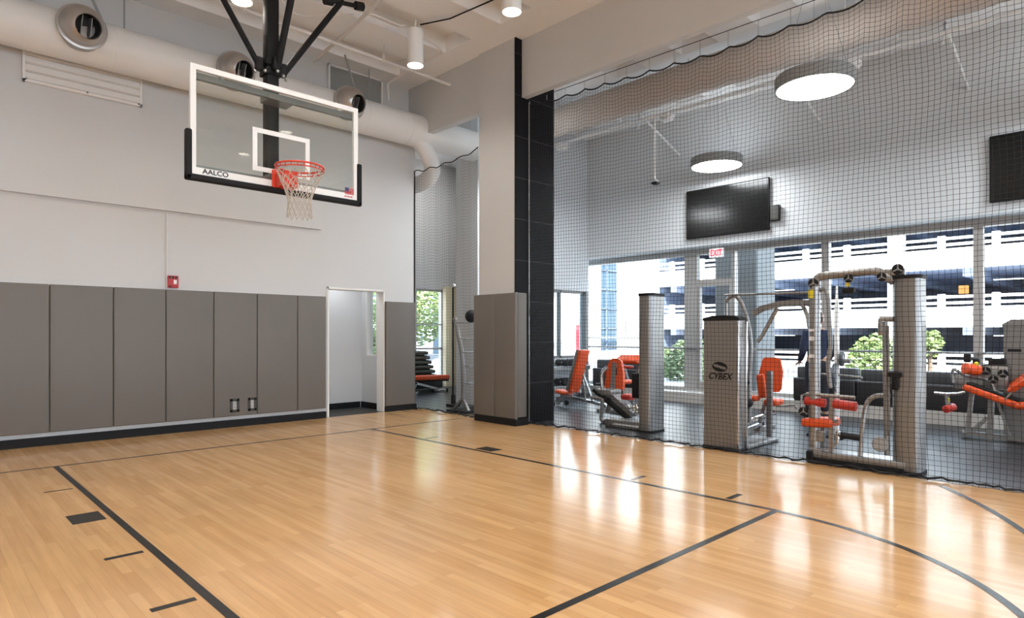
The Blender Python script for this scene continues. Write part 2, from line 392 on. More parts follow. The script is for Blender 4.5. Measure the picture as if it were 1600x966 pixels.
# gym side walls
XB = 11.4
struct(MB().box(XB, 12.05, -7, 9.9, 3.13, 5.85), 'wall_right', M['shade'])
struct(MB().box(11.375, 12.05, -7, 9.9, -0.1, 0.205), 'trim_2', M['curb'])
struct(MB().box(8.05, 11.45, 9.3, 9.5, 2.36, 5.85).box(8.05, 9.6, 9.3, 9.5, 0, 2.36).box(9.6, 11.36, 9.3, 9.5, 0, 0.84), 'wall_far', M['shade'])
A_ = Matrix.Translation((0, 0, 0))
struct(MB().prism([(8.05, 9.5), (8.2, 9.5), (8.2, 9.9), (11.05, 13.4), (10.85, 13.4), (8.05, 9.96)], A_, 5.85), 'wall_alcove', M['paint'])
struct(MB().prism([(8.2, 9.5), (8.25, 9.5), (8.25, 9.88), (11.10, 13.38), (11.05, 13.4), (8.2, 9.9)], Matrix.Translation((0, 0, -.15)), 6.3), 'wall_exterior', M['bluewall'])
struct(MB().box(6.2, 7.4, 13.3, 13.5, 0, 5.85).box(7.4, 8.9, 13.3, 13.5, 0, .5).box(7.4, 8.9, 13.3, 13.5, 2.55, 5.85).box(8.9, 9.45, 13.3, 13.5, 0, 5.85).box(10.32, 11.05, 13.3, 13.5, 0, 5.85).box(9.45, 10.32, 13.3, 13.5, 2.55, 5.85).box(9.45, 10.32, 13.3, 13.5, 0, 0.12), 'wall_alcove_back', M['paint'])
struct(MB().rbox(10.30, 10.66, 13.16, 13.3, 0, 2.62, .005, 1), 'trim_3', M['beige'])
struct(MB().box(6.4, 6.55, 9.85, 13.4, 2.75, 5.85).box(6.28, 6.4, 10.75, 13.4, 0, 5.85).box(4.75,6.4,10.75,10.9,2.7,5.85), 'wall_alcove_left', M['paint'])
wf = MB().box(9.45, 9.49, 13.34, 13.42, 0.12, 2.55).box(10.28, 10.32, 13.34, 13.42, 0.12, 2.55).box(9.45, 10.32, 13.34, 13.42, 2.50, 2.55).box(9.45, 10.32, 13.34, 13.42, 0.12, 0.17).box(9.45, 10.32, 13.34, 13.42, 0.98, 1.03).box(9.45, 10.32, 13.35, 13.41, 1.62, 1.65).box(7.4, 8.9, 13.34, 13.42, .5, .55).box(7.4, 8.9, 13.34, 13.42, 2.5, 2.55).box(7.4, 7.44, 13.34, 13.42, .5, 2.55).box(8.86, 8.9, 13.34, 13.42, .5, 2.55)
o = struct(wf, 'window_4', M['alloy']); MB().box(9.49, 10.28, 13.375, 13.381, 0.17, 2.5).build('pane', M['glass'], o); MB().box(7.44, 8.86, 13.375, 13.381, .55, 2.5).build('pane', M['glass'], o)
struct(MB().box(-6.2, -6, -7, 9.85, 0, 5.85), 'wall_side', M['paint'])
struct(MB().box(-6.2, 12.05, -7.2, -7, 0, .7).box(-6.2, 12.05, -7.2, -7, 4.6, 5.85).box(-6.2, -5.6, -7.2, -7, .7, 4.6).box(5.8, 7.2, -7.2, -7, .7, 4.6).box(11, 12.05, -7.2, -7, .7, 4.6), 'wall_back', M['paint'])
f6 = MB()  # frames for unseen rear openings, added to let in fill daylight
for xa, xb, n_ in ((-5.6, 5.8, 5), (7.2, 11.0, 2)):
    f6.box(xa, xb, -7.15, -7.05, .7, .78).box(xa, xb, -7.15, -7.05, 4.52, 4.6)
    for k in range(n_ + 1): f6.box(xa + (xb - xa) / n_ * k - .04, xa + (xb - xa) / n_ * k + .04, -7.15, -7.05, .7, 4.6)
struct(f6, 'fill_window', M['alloy'])
struct(MB().box(-10, 14, -12.2, -7.2, 4.75, 4.9), 'sun_block_slab', M['concrete'])  # unseen slab added to keep the sun out of the rear openings

# window wall: frame, mullions and panes
fr = MB().box(11.84, 11.98, -7, 9.9, 3.02, 3.16).box(11.84, 11.98, -7, 9.9, 0.2, 0.27)
mull = [(9.85, .05), (6.91, .145), (5.97, .035), (4.24, .062), (2.01, .062), (-0.2, .06), (-2.4, .06), (-4.6, .06), (-6.8, .06)]
for y, h in mull: fr.box(11.845, 11.975, y - h, y + h, 0.27, 3.02)
wr = struct(fr, 'window_1', M['alloy'])
ys = [(9.80, 7.055)] + [(mull[i][0] - mull[i][1], mull[i + 1][0] + mull[i + 1][1]) for i in range(2, len(mull) - 1)]
for a, b in ys: MB().box(11.905, 11.911, b, a, 0.27, 3.02).build('pane', M['glass'], wr)
dd = struct(MB().rbox(11.85, 11.97, 6.005, 6.765, 2.36, 2.50, .005, 1).rbox(11.86, 11.96, 6.008, 6.06, 0.27, 2.37, .005, 1).rbox(11.86, 11.96, 6.70, 6.762, 0.27, 2.37, .005, 1).rbox(11.86, 11.96, 6.06, 6.70, 0.27, 0.41, .005, 1), 'door_2', M['alloy'])
MB().box(11.905, 11.911, 6.06, 6.70, 0.41, 2.37).build('pane', M['glass'], dd)
MB().box(11.905, 11.911, 6.005, 6.765, 2.50, 3.02).build('transom_pane', M['glass'], dd)
MB().rbox(11.82, 11.85, 6.08, 6.12, 1.0, 1.35, .01, 2).bar((11.84, 6.10, 1.05), (11.87, 6.04, 1.05), .02, .02).build('door_handle', M['chrome'], dd)
wc = struct(MB().box(11.32, 11.42, 9.28, 9.40, 0.2, 2.36).box(9.6, 11.4, 9.34, 9.44, 0.84, 0.90).box(9.6, 11.4, 9.34, 9.44, 2.30, 2.38).box(10.50, 10.53, 9.34, 9.44, 0.84, 2.36), 'window_2', M['steelgrey'])
MB().box(9.6, 11.32, 9.385, 9.391, 0.9, 2.3).build('pane', M['glass'], wc)
MB().box(11.38, 11.386, 9.42, 9.88, 0.2, 3.07).build('return_pane', M['glass'], wc)

# guard rail along the windows
gr = thing('guard_rail', 'thin dark horizontal handrail running along the tall windows', 'rail', (11.82, 9.0, 1.1))
MB().tube([(11.80, 9.75, 1.085), (11.80, -6.5, 1.085)], .018, 8).build('rail', M['steelgrey'], gr)
rb = MB()
for y in (9.6, 6.91, 4.24, 2.01, -.2, -2.4, -4.6): rb.tube([(11.80, y, 1.08), (11.85, y, 1.06)], .012, 6)
each(rb, 'bracket', M['steelgrey'], gr)

# ================================================================== PADS ON THE LEFT WALL
pe = [0.69, 1.324, 2.007, 2.633, 3.265, 3.896, 4.537, 5.03]
plab = ['grey wall pad at the far left, cut by the photo edge', 'wide grey wall pad, second from the left', 'grey wall pad, third from the left, left of the fire alrm',
        'grey wall pad directly below the red fire alarm', 'grey wall pad with the two small outlet cutouts', 'grey wall pad right of the pad with outlets',
        'narrow grey wall pad on the left side of the doorway']
plab[2] = 'grey wall pad, third from the left, just left of the fire alarm'
for i in range(7):
    x0, x1 = pe[i] + .003, pe[i + 1] - .003
    t = thing('wall_pad', plab[i], 'wall pad', ((x0 + x1) / 2, 9.65, .16), 0, 'gym pads on the left wall')
    MB().rbox(x0, x1, 9.598, 9.649, .16, 1.995, .014, 3).build('cushion', M['pad'], t)
    MB().box(x0 + .01, x1 - .01, 9.640, 9.651, .15, 2.0).build('backing_board', M['whitetrim'], t)
t = thing('wall_pad', 'single grey wall pad on the right side of the doorway', 'wall pad', (6.45, 9.65, .1), 0, 'gym pads on the left wall')
MB().rbox(6.175, 6.80, 9.598, 9.649, .10, 1.96, .014, 3).build('cushion', M['pad'], t)
MB().box(6.185, 6.79, 9.640, 9.651, .1, 1.965).build('backing_board', M['whitetrim'], t)
for (a, b, lab) in ((7.235, 7.72, 'left grey pad on the court face of the white column'), (6.765, 7.229, 'right grey pad on the court face of the white column')):
    t = thing('column_pad', lab, 'wall pad', (6.65, (a + b) / 2, .1), 0, 'gym pads around the column')
    MB().rbox(6.598, 6.652, a, b, .10, 2.0, .014, 3).build('cushion', M['pad'], t)
    MB().box(6.640, 6.654, a + .01, b - .01, .095, 2.003).build('backing_board', M['whitetrim'], t)
t = thing('column_pad', 'narrow grey pad wrapped onto the black tile side of the column', 'wall pad', (6.75, 6.8, .1), 0, 'gym pads around the column')
MB().rbox(6.655, 6.845, 6.762, 6.814, .12, 2.0, .014, 3).build('cushion', M['pad'], t)
MB().box(6.665, 6.835, 6.806, 6.8155, .115, 2.003).build('backing_board', M['whitetrim'], t)

# outlets set into the pad
for x0, x1, lab in ((3.49, 3.625, 'left wall outlet in a dark frame low on a grey pad'), (3.752, 3.882, 'right wall outlet in a dark frame low on a grey pad')):
    zc = .32; xc = (x0 + x1) / 2
    t = thing('wall_outlet', lab, 'outlet', (xc, 9.6, zc), 0, 'outlets in the pad')
    f = MB().rbox(x0, x0 + .04, 9.590, 9.602, zc - .1, zc + .1, .003, 1).rbox(x1 - .04, x1, 9.590, 9.602, zc - .1, zc + .1, .003, 1)
    f.rbox(x0, x1, 9.590, 9.602, zc + .062, zc + .1, .003, 1).rbox(x0, x1, 9.590, 9.602, zc - .1, zc - .062, .003, 1)
    f.build('frame', M['greyframe'], t)
    MB().rbox(x0 + .04, x1 - .04, 9.594, 9.600, zc - .062, zc + .062, .003, 1).build('cover_plate', M['plategrey'], t)
    s_ = MB()
    for zz in (zc + .025, zc - .025): s_.box(xc - .012, xc - .007, 9.5925, 9.5945, zz - .01, zz + .01).box(xc + .007, xc + .012, 9.5925, 9.5945, zz - .01, zz + .01)
    each(s_, 'socket_slot', M['greyframe'], t)
# fire alarm and its conduit
t = thing('fire_alarm', 'small red fire alarm strobe with white lens above the grey pads', 'alarm', (2.715, 9.62, 2.1))
MB().rbox(2.655, 2.79, 9.585, 9.628, 2.02, 2.19, .008, 2).build('housing', M['alarm'], t)
MB().rbox(2.725, 2.765, 9.572, 9.59, 2.07, 2.13, .006, 2).build('strobe_lens', M['white'], t)
g_ = MB()
for i in range(3): g_.box(2.665 + .04 * i, 2.690 + .04 * i, 9.583, 9.587, 2.145, 2.18)
g_.box(2.665, 2.70, 9.583, 9.587, 2.03, 2.05)
each(g_, 'horn_slot', M['dark'], t)
tag(MB().tube([(2.648, 9.62, 3.07), (2.648, 9.62, 2.03)], .009, 8).build('conduit', M['pipe'], None), 'thin white vertical conduit running down the wall to the fire alarm', 'conduit')

# supply grille under the duct
t = thing('wall_vent', 'long white louvered vent on the left wall below the round duct', 'vent', (1.7, 9.65, 4.65))
f = MB()
for a in ((1.055, 2.344, 4.84, 4.87), (1.055, 2.344, 4.44, 4.475), (1.055, 1.085, 4.44, 4.87), (2.314, 2.344, 4.44, 4.87)): f.rbox(a[0], a[1], 9.60, 9.655, a[2], a[3], .004, 1)
f.build('frame', M['whitetrim'], t)
s_ = MB()
for k in range(4): s_.bar((1.085, 9.63, 4.515 + .1 * k), (2.314, 9.63, 4.515 + .1 * k), .05, .085, up=(0, .35, 1))
each(s_, 'louver', M['whitetrim'], t)
k_ = MB()
for x in (1.09, 1.72, 2.30):
    for z in (4.47, 4.85): k_.ball((x, 9.598, z), .012)
each(k_, 'screw', M['steelgrey'], t)
t = thing('louver_panel', 'grey recessed louver panel high on the wall behind the right duct nozzle', 'vent', (5.6, 9.65, 5.6))
MB().box(5.10, 6.08, 9.635, 9.652, 5.40, 5.82).build('panel', M['spgrey'], t)
f = MB()
for a in ((5.07, 6.11, 5.82, 5.848), (5.07, 6.11, 5.385, 5.405), (5.07, 5.10, 5.385, 5.848), (6.08, 6.11, 5.385, 5.848)): f.box(a[0], a[1], 9.60, 9.653, a[2], a[3])
f.build('frame', M['whitetrim'], t)

# ================================================================== COURT DUCT
DY, DZ, DR = 9.33, 5.01, .28
t = thing('air_duct', 'large round white air duct running along the top of the left wall', 'duct', (3, DY, DZ))
MB().tube([(-5.9, DY, DZ), (8.0, DY, DZ)], DR, 32).build('duct_pipe', M['duct'], t)
s_ = MB()
for x in (-1.2, 0.2, 1.95, 3.75, 5.55, 6.4): s_.tube([(x - .02, DY, DZ), (x + .02, DY, DZ)], DR + .004, 32)
each(s_, 'seam_band', M['duct'], t)
MB().tube(smooth([(6.55, DY - .05, DZ - .1), (6.80, DY - .02, DZ - .30), (6.98, DY, DZ - .56), (7.02, DY + .10, DZ - .70), (7.03, DY + .30, DZ - .78), (7.05, DY + .8, DZ - .80), (7.08, DY + 2.2, DZ - .80)], 5), .15, 20).build('branch_pipe', M['duct'], t)
hg = MB()
for x in (-1.2, 1.95, 5.55): 
    hg.bar((x - .12, DY - .05, DZ + DR - .02), (x - .42, DY - .15, 5.87), .035, .006, up=(0, 1, 0)); hg.bar((x + .12, DY, DZ + DR - .02), (x + .12, DY, 5.87), .02, .006, up=(0, 1, 0))
each(hg, 'hanger_strap', M['spgrey'], t)
nz = [(1.555, 'round metal jet nozzle on the duct at the far left'), (3.35, 'round metal jet nozzle on the duct just above the backboard corner'), (5.11, 'round metal jet nozzle on the duct behind the backboard right corner')]
for i, (x, lab) in enumerate(nz):
    ax = Vector((.22, -.90, -.30)) if i else Vector((.16, -.92, -.30))
    p = Vector((x, DY, DZ)); 
    t = thing('duct_nozzle', lab, 'air nozzle', (x, DY - DR, DZ), 0, 'jet nozzles on the court duct')
    A0 = axis_m((x, DY, DZ + .03), (0, -1, 0))
    MB().lathe([(.245, .20), (.245, .33), (.262, .335), (.262, .355), (.245, .36)], A0, 36).build('collar', M['nozzle'], t)
    c = Vector((x, DY - .37, DZ + .03)); A1 = axis_m(c, ax)
    prof = [(.235 * math.sin(a), .235 * math.cos(a)) for a in [PI * .62 - j * (PI * .62 - .66) / 14 for j in range(15)]]
    prof += [(.140, .188), (.135, .17), (.132, .02)]
    MB().lathe(prof, A1, 36, False, False).build('ball', M['nozzle'], t)
    h_ = MB().lathe([(.131, .165), (.128, .0), (.001, -.01)], A1, 28, False, True)
    b_ = h_.build('nozzle_throat', M['dark'], t)
    v_ = MB()
    for a in (-.05, .05): v_.box(a - .004, a + .004, -.11, .11, .02, .12, A1)
    each(v_, 'vane', M['steelgrey'], b_)

# ================================================================== BASKETBALL GOAL
YB = 6.45
t = thing('basketball_goal', 'ceiling hung basketball hoop with glass backboard, orange rim and black mast', 'basketball hoop', (2.89, 6.75, 5.85))
MX, MY = 2.89, 6.76
MB().rbox(MX - .064, MX + .064, MY - .064, MY + .064, 2.98, 5.85, .008, 2).build('mast', M['black'], t)
br = MB()
for z in (4.20, 4.30): br.rbox(MX - .09, MX + .09, MY - .09, MY + .09, z - .035, z + .035, .006, 1)
for dx, dy in ((-.13, 0), (.13, 0), (0, -.13)): br.rbox(MX + dx - .035, MX + dx + .035, MY + dy - .035, MY + dy + .035, 4.20, 4.34, .006, 1)
br.build('brace_collar', M['black'], t)
bt = MB()
for dx, dy in ((-.17, 0), (.17, 0), (0, -.17), (.1, -.09), (-.1, -.09)): bt.ball((MX + dx, MY + dy, 4.18), .018)
each(bt, 'bolt', M['cable'], t)
MB().tube([(2.75, MY, 4.27), (2.02, MY, 5.40), (1.75, MY, 5.85)], .030, 12).build('brace', M['black'], t)
MB().tube([(2.91, MY - .14, 4.27), (2.91, MY - .98, 5.84)], .036, 12).build('brace', M['black'], t)
MB().tube([(3.03, MY, 4.24), (3.74, MY, 5.30)], .034, 12).build('brace', M['black'], t)
cb_ = MB().tube([(3.55, MY, 5.25), (4.02, MY, 5.33)], .026, 10).tube([(3.52, MY, 5.24), (3.62, MY, 5.26)], .055, 14).tube([(3.92, MY, 5.315), (4.02, MY, 5.335)], .05, 14)
cb_.tube([(3.74, MY, 5.30), (3.80, MY, 5.85)], .022, 10)
cb_.build('fold_bar', M['black'], t)
# glass, painted border, frame, target
x0, x1, zb, zt = 1.975, 3.765, 2.885, 3.955
MB().box(x0, x1, YB - .006, YB + .006, zb, zt).build('glass_panel', M['bglass'], t)
f = MB()
bw = .052
for a in ((x0, x0 + bw, zb, zt), (x1 - bw, x1, zb, zt), (x0 + bw, x1 - bw, zt - bw, zt), (x0 + bw, x1 - bw, zb, zb + .085)): f.box(a[0], a[1], YB - .014, YB + .025, a[2], a[3])
f.build('frame', M['white'], t)
g2 = MB().box(x0 + .02, x1 - .02, YB + .035, YB + .085, zt - .12, zt - .06).box(x0 + .06, x1 - .06, YB + .03, YB + .06, zb + .09, zb + .118)
g2.box(MX - .14, MX + .14, YB + .03, MY - .06, zt - .125, zt - .065).box(MX - .12, MX + .12, YB + .03, MY - .06, zb + .09, zb + .17)
g2.build('support_rail', M['steelgrey'], t)
k_ = MB()
for zz in (3.10, 3.16): k_.ball((MX - .05, YB + .02, zz), .022).ball((MX + .03, YB + .02, zz), .018)
each(k_, 'mount_bolt', M['cable'], t)
sq = MB(); sw = .048
for a in ((2.565, 2.565 + sw, 3.04, 3.48), (3.18 - sw, 3.18, 3.04, 3.48), (2.565 + sw, 3.18 - sw, 3.48 - sw, 3.48), (2.565 + sw, 3.18 - sw, 3.04, 3.04 + sw)): sq.box(a[0], a[1], YB - .0105, YB - .006, a[2], a[3])
sq.build('target_square', M['white'], t)
pd = MB()
pd.rbox(x0 - .045, x1 + .045, YB - .035, YB + .035, zb - .045, zb + .018, .018, 3)
pd.rbox(x0 - .045, x0 + .014, YB - .035, YB + .035, zb - .045, zb + .44, .018, 3).rbox(x1 - .014, x1 + .045, YB - .035, YB + .035, zb - .045, zb + .44, .018, 3)
pd.build('edge_padding', M['black'], t)
# rim and bracket
RX, RY, RZ, RR = 2.88, 6.05, 3.05, .232
rc = MB().tube(arc((RX, RY), RR, 0, 2 * PI * 47 / 48, 47, lambda a, b: (a, b, RZ)), .0095, 10, True)
rc.tube(arc((RX, RY), RR, PI * .55, PI * .55 + 2 * PI * 47 / 48, 47, lambda a, b: (a, b, RZ - .035)), .006, 8, True)
for k in range(24):
    a = 2 * PI * k / 24; rc.tube([(RX + RR * math.cos(a), RY + RR * math.sin(a), RZ), (RX + RR * math.cos(a), RY + RR * math.sin(a), RZ - .036)], .005, 6)
rim = rc.build('rim', M['rim'], t)
bk = MB().rbox(RX - .09, RX + .09, 6.27, YB - .012, RZ - .16, RZ - .012, .01, 2).rbox(RX - .12, RX + .12, YB - .03, YB - .012, RZ - .165, RZ + .03, .006, 1)
bk.bar((RX - .07, 6.30, RZ - .01), (RX - .10, 6.22, RZ - .005), .03, .012).bar((RX + .07, 6.30, RZ - .01), (RX + .10, 6.22, RZ - .005), .03, .012)
bk.build('rim_bracket', M['rim'], t)
nt_ = MB(); nr = 8; K = 14
def npt(i, k):
    zz = RZ - .04 - .47 * i / nr; u = i / nr
    r = .225 - .115 * min(1, u * 1.7) + .03 * max(0, u - .6)
    a = 2 * PI * (k + .5 * (i % 2)) / K
    return (RX + r * math.cos(a), RY + r * math.sin(a), zz + .006 * math.sin(k * 2.3 + i))
for i in range(nr):
    for k in range(K):
        o_ = 0 if i % 2 == 0 else 1
        for kk in ((k + o_), (k + o_ - 1)): nt_.tube([npt(i, k), npt(i + 1, kk)], .0042, 5, caps=False)
nt_.build('net', M['cord'], rim)
text_mb('AALCO', .066, frame_m((2.205, YB - .0155, zb + .054), (1, 0, 0), (0, 0, 1)), .001, .001, 0, 1.1).build('lettering', M['black'], t)
fx, fz = 3.60, 2.955
fg = MB(); [fg.box(fx, fx + .11, YB - .0165, YB - .0142, fz + .0092 * k, fz + .0092 * (k + .62)) for k in range(0, 8)]
each(fg, 'flag_stripe', M['flagred'], t)
MB().box(fx, fx + .045, YB - .018, YB - .0142, fz + .036, fz + .076).build('flag_canton', M['flagblue'], t)
sm_ = MB()
for q, (a, b) in enumerate(((0, .018), (.022, .03), (.036, .058), (.063, .071), (.076, .10))): sm_.box(3.592 + a, 3.592 + b, YB - .0162, YB - .0142, zb + .040, zb + .052)
sm_.build('small_print', M['flagred'], t)
# ================================================================== LAMPS AND PIPES ON THE COURT CEILING
def cyl(name_label, x, y, group, first=[None]):
    if first[0] is None:
        t = thing('cylinder_downlight', name_label, 'ceiling light', (x, y, 5.2), 0, group)
        MB().lathe([(.112, 5.2), (.115, 5.21), (.115, 5.70), (.10, 5.715), (.02, 5.72)], Matrix.Translation((x, y, 0)), 32, False, True).build('body', M['white'], t)
        MB().lathe([(.108, 5.222), (.108, 5.228)], Matrix.Translation((x, y, 0)), 32).build('lens', M['lamp'], t)
        MB().tube([(x, y, 5.71), (x, y, 5.86)], .014, 8).build('stem', M['pipe'], t)
        first[0] = t
    else:
        t = dup(first[0], (x, y, 5.2), 0, name_label); t['group'] = group
    return t
G1 = 'white cylinder downlights on the court ceiling'
cyl('white cylinder downlight hanging just left of the column top', 5.27, 7.44, G1)
cyl('white cylinder downlight cut by the top edge, above the column', 5.22, 5.41, G1)
cyl('lit downlight cut by the top edge, left of the hoop mast', 2.825, 7.40, G1)
spots = [(5.27, 7.44), (5.22, 5.41), (2.825, 7.40)]
for x in (0.4, 2.82, 5.25):  # extra downlights out of view, added to light the near court
    for y in (7.42, 5.4, 3.35, 1.3, -.75, -2.8, -4.9):
        if (x, y) in ((5.25, 7.42), (5.25, 5.4), (2.82, 7.42)): continue
        c_ = cyl('added cylinder downlight out of view, filling light on the court', x, y, 'added court fill downlights'); spots.append((x, y))
for x in (-2.0, -4.4):  # two more rows of added fill downlights
    for y in (5.4, 3.35, 1.3, -.75, -2.8): spots.append((x, y)); cyl('added cylinder downlight out of view, filling light on the court', x, y, 'added court fill downlights')

t = thing('sprinkler_pipe', 'long thin white sprinkler pipe running across the court ceiling to the column', 'pipe', (4, 8.3, 5.6))
MB().tube([(-3, 8.2, 5.62), (6.69, 8.44, 5.60)], .023, 10).build('pipe', M['pipe'], t)
h_ = MB()
for x in (5.35, 3.2, 1.2): h_.tube([(x, 8.28 + .02 * x, 5.64), (x, 8.28 + .02 * x, 5.845)], .010, 8).tube([(x, 8.28 + .02 * x, 5.56), (x, 8.28 + .02 * x, 5.68)], .022, 8)
each(h_, 'sprinkler_head', M['pipe'], t)
tag(MB().tube([(4.30, 6.4, 5.70), (4.42, 7.0, 5.66), (4.60, 8.2, 5.70), (4.66, 9.30, 5.66)], .028, 10).build('cross_pipe', M['pipe'], None), 'pale pipe crossing the ceiling ribs behind the hoop mast', 'pipe')
t = thing('cable_conduit', 'double white conduit running along the ceiling to the downlight left of the column', 'conduit', (4.5, 7.62, 5.7))
for dy in (0, .05): MB().tube([(2.9, 7.62 + dy, 5.80), (5.15, 7.64 + dy, 5.80), (5.22, 7.62 + dy, 5.82)], .013, 8).build('pipe', M['pipe'], t)
tag(MB().tube([(5.33, 7.40, 5.79), (5.55, 7.0, 5.81), (5.75, 5.4, 5.81), (5.8, 3.5, 5.82)], .010, 8).build('power_cable', M['black'], None), 'thin dark cable running along the ceiling from the downlight', 'cable')
tag(MB().tube(smooth([(5.42, 7.66, 5.76), (5.80, 7.68, 5.74), (5.97, 7.74, 5.70), (5.96, 8.05, 5.68), (5.95, 8.86, 5.66), (5.95, 9.18, 5.64), (5.98, 9.23, 5.5), (6.0, 9.25, 5.38)], 5), .015, 8).build('bent_conduit', M['pipe'], None), 'bent thin conduit hooking around behind the downlight left of the column', 'conduit')
tag(MB().tube(smooth([(3.35, 7.9, 5.8), (3.8, 8.1, 5.66), (4.2, 7.9, 5.72), (4.5, 7.8, 5.80)], 6), .008, 6).build('ceiling_cable', M['pipe'], None), 'loose white cable sagging under the ceiling behind the hoop mast', 'cable')

# ================================================================== SAFETY NETS
def net(name, label, P, nu, nv, r, rope_top, rope_bot, side=None):
    root = thing(name, label, 'net', (P(0, 0)[0], P(nu // 2, 0)[1], 0), 0)
    mb = MB()
    pts = [[Vector(P(i, j)) for j in range(nv + 1)] for i in range(nu + 1)]
    def cord(line_, nrm):
        n = len(line_); vs = []; fs = []
        for i in range(n):
            t = (line_[min(i + 1, n - 1)] - line_[max(i - 1, 0)]).normalized(); b = t.cross(nrm).normalized(); a = b.cross(t)
            for k in range(3):
                q = 2 * PI * k / 3; vs.append(tuple(line_[i] + (a * math.cos(q) + b * math.sin(q)) * r))
        for i in range(n - 1):
            for k in range(3): fs.append((i * 3 + k, i * 3 + (k + 1) % 3, (i + 1) * 3 + (k + 1) % 3, (i + 1) * 3 + k))
        mb.add(vs, fs)
    nx = Vector((1, 0, 0.01))
    for i in range(nu + 1): cord(pts[i], nx)
    for j in range(nv + 1): cord([pts[i][j] for i in range(nu + 1)], nx)
    mb.build('mesh', M['netcord'], root)
    MB().tube([pts[i][nv] for i in range(nu + 1)], rope_top, 6).build('scalloped_edge', M['rope'], root)
    random.seed(3)
    bot = [pts[i][0] + Vector((random.uniform(-.014, .014), 0, .012 + random.uniform(0, .020))) for i in range(nu + 1)]
    MB().tube(bot, [rope_bot * random.uniform(.7, 1.4) for _ in bot], 6).build('hem_rope', M['rope'], root)
    return root, pts
Y0, Y1, XN = 6.80, -0.6, 6.945
NU, NV = 150, 98
def ztop(y):
    u = (Y0 - y)
    base = 4.90 - .055 * u if u < 3 else 4.735 - .0 * (u - 3)
    return base
def PN(i, j):
    y = Y0 + (Y1 - Y0) * i / NU; v = j / NV
    s = ((Y0 - y) / .36) % 1.0
    sc = -.045 * (4 * s * (1 - s))
    zt = ztop(y) + sc
    amp = .014 * math.sin(y * 5.3 + .7) + .010 * math.sin(y * 11.7 + 2.1) + .006 * math.sin(y * 23 + 1.1 * math.sin(v * 9))
    x = XN + amp * (.35 + .65 * (1 - v)) + .005 * math.sin(v * 14 + y * 2)
    z = ztop(y) * v + sc * v ** 6 + .004 * math.sin(y * 7 + v * 16) * (1 - v) * v * 2
    z += .012 * math.sin(y * 3.1) * v * (1 - v)
    if j == 0: z = .004
    return (x + (.03 * math.sin(y * 31) if j == 0 else 0), y + .010 * math.sin(z * 5.1 + y * 3), z)
root, pts = net('divider_net', 'large black safety net hanging between the wood court and the gym machines', PN, NU, NV, .0020, .010, .010)
MB().tube([(XN - .02, 6.813, 4.955), (XN, Y1, 4.86)], .005, 6).build('support_cable', M['rope'], root)
ck = MB()
n_s = int((Y0 - Y1) / .36)
for k in range(n_s + 1):
    y = Y0 - .36 * k
    ck.tube([(XN, y, ztop(y) - .002), (XN, y, 4.955 - .0128 * (6.813 - y))], .004, 6)
each(ck, 'carabiner', M['cable'], root)
sd = MB().tube([(6.93, 6.80, .02), (6.93, 6.80, 4.93)], .007, 6)
sd.build('edge_cable', M['cable'], root)
e2 = MB()
for k in range(24): e2.tube([(6.93, 6.795, .15 + .2 * k), (6.955, 6.79, .17 + .2 * k)], .007, 5)
each(e2, 'edge_knot', M['rope'], root)

def PN2(i, j):
    y = 9.64 - (9.64 - 7.70) * i / 40; v = j / 86
    u = (9.66 - y) / 2.0
    zt = 4.37 - .06 * 4 * u * (1 - u) + .02 * math.sin(y * 14)
    zb = .004 
    sag = .30 * 4 * u * (1 - u)
    x = 6.80 - .12 * u + sag * .25 * (1 - v) ** 2 + .010 * math.sin(y * 17 + .4 * math.sin(v * 7)) + .005 * math.sin(y * 31)
    return (x, y, zb + (zt - zb) * v + .01 * math.sin(y * 9 + v * 20) * (1 - v) * v * 3)
r2, p2_ = net('side_net', 'narrow black safety net closing the gap between left wall and column', PN2, 40, 86, .0012, .009, .012)
MB().tube([(6.815, 9.64, 0.02), (6.815, 9.64, 4.38)], .011, 6).build('edge_rope', M['rope'], r2)

# ================================================================== GYM CEILING: DUCT, LAMPS, TVS
t = thing('gym_duct', 'long tan round duct running under the gym ceiling behind the big net', 'duct', (9, 3, 5.42))
MB().tube([(9.0, 9.28, 5.42), (9.0, -6.9, 5.42)], .26, 28).build('duct_pipe', M['tanduct'], t)
s_ = MB()
for y in (7.4, 5.9, 4.4, 2.9, 1.4, -.1, -1.6): s_.tube([(9.0, y + .015, 5.42), (9.0, y - .015, 5.42)], .265, 28)
each(s_, 'seam_band', M['tanduct'], t)
h_ = MB()
for y in (7.9, 5.4, 2.9, .4): h_.bar((8.8, y, 5.55), (8.8, y, 5.87), .03, .006, up=(0, 1, 0)).bar((9.2, y, 5.55), (9.2, y, 5.87), .03, .006, up=(0, 1, 0))
each(h_, 'hanger_strap', M['pipe'], t)
for (xa, za, lab) in ((9.62, 5.24, 'thin white conduit along the underside of the tan duct'),):
    tag(MB().tube([(xa, 9.25, za), (xa, -6, za)], .028, 10).build('duct_side_pipe', M['white'], None), 'thin white pipe running below the tan duct along the gym wall', 'pipe')
tag(MB().tube([(7.62, 6.8, 5.66), (7.62, -6.5, 5.66)], .022, 8).build('ceiling_pipe', M['white'], None), 'white pipe running under the gym ceiling just above the net top', 'pipe')
for (y, lab) in ((2.06, 'white diagonal rod high on the gym wall at the upper right'), (6.9, 'white diagonal rod beside the hanging pole, left of the far round lamp'), (4.15, 'short white diagonal rod seen below the large round lamp')):
    tag(MB().tube([(9.98, y + .02, 5.24), (10.0, y, 5.52), (11.41, y, 5.02)], .022, 8).build('support_rod', M['white'], None), lab, 'rod', 'diagonal rods on the gym wall')
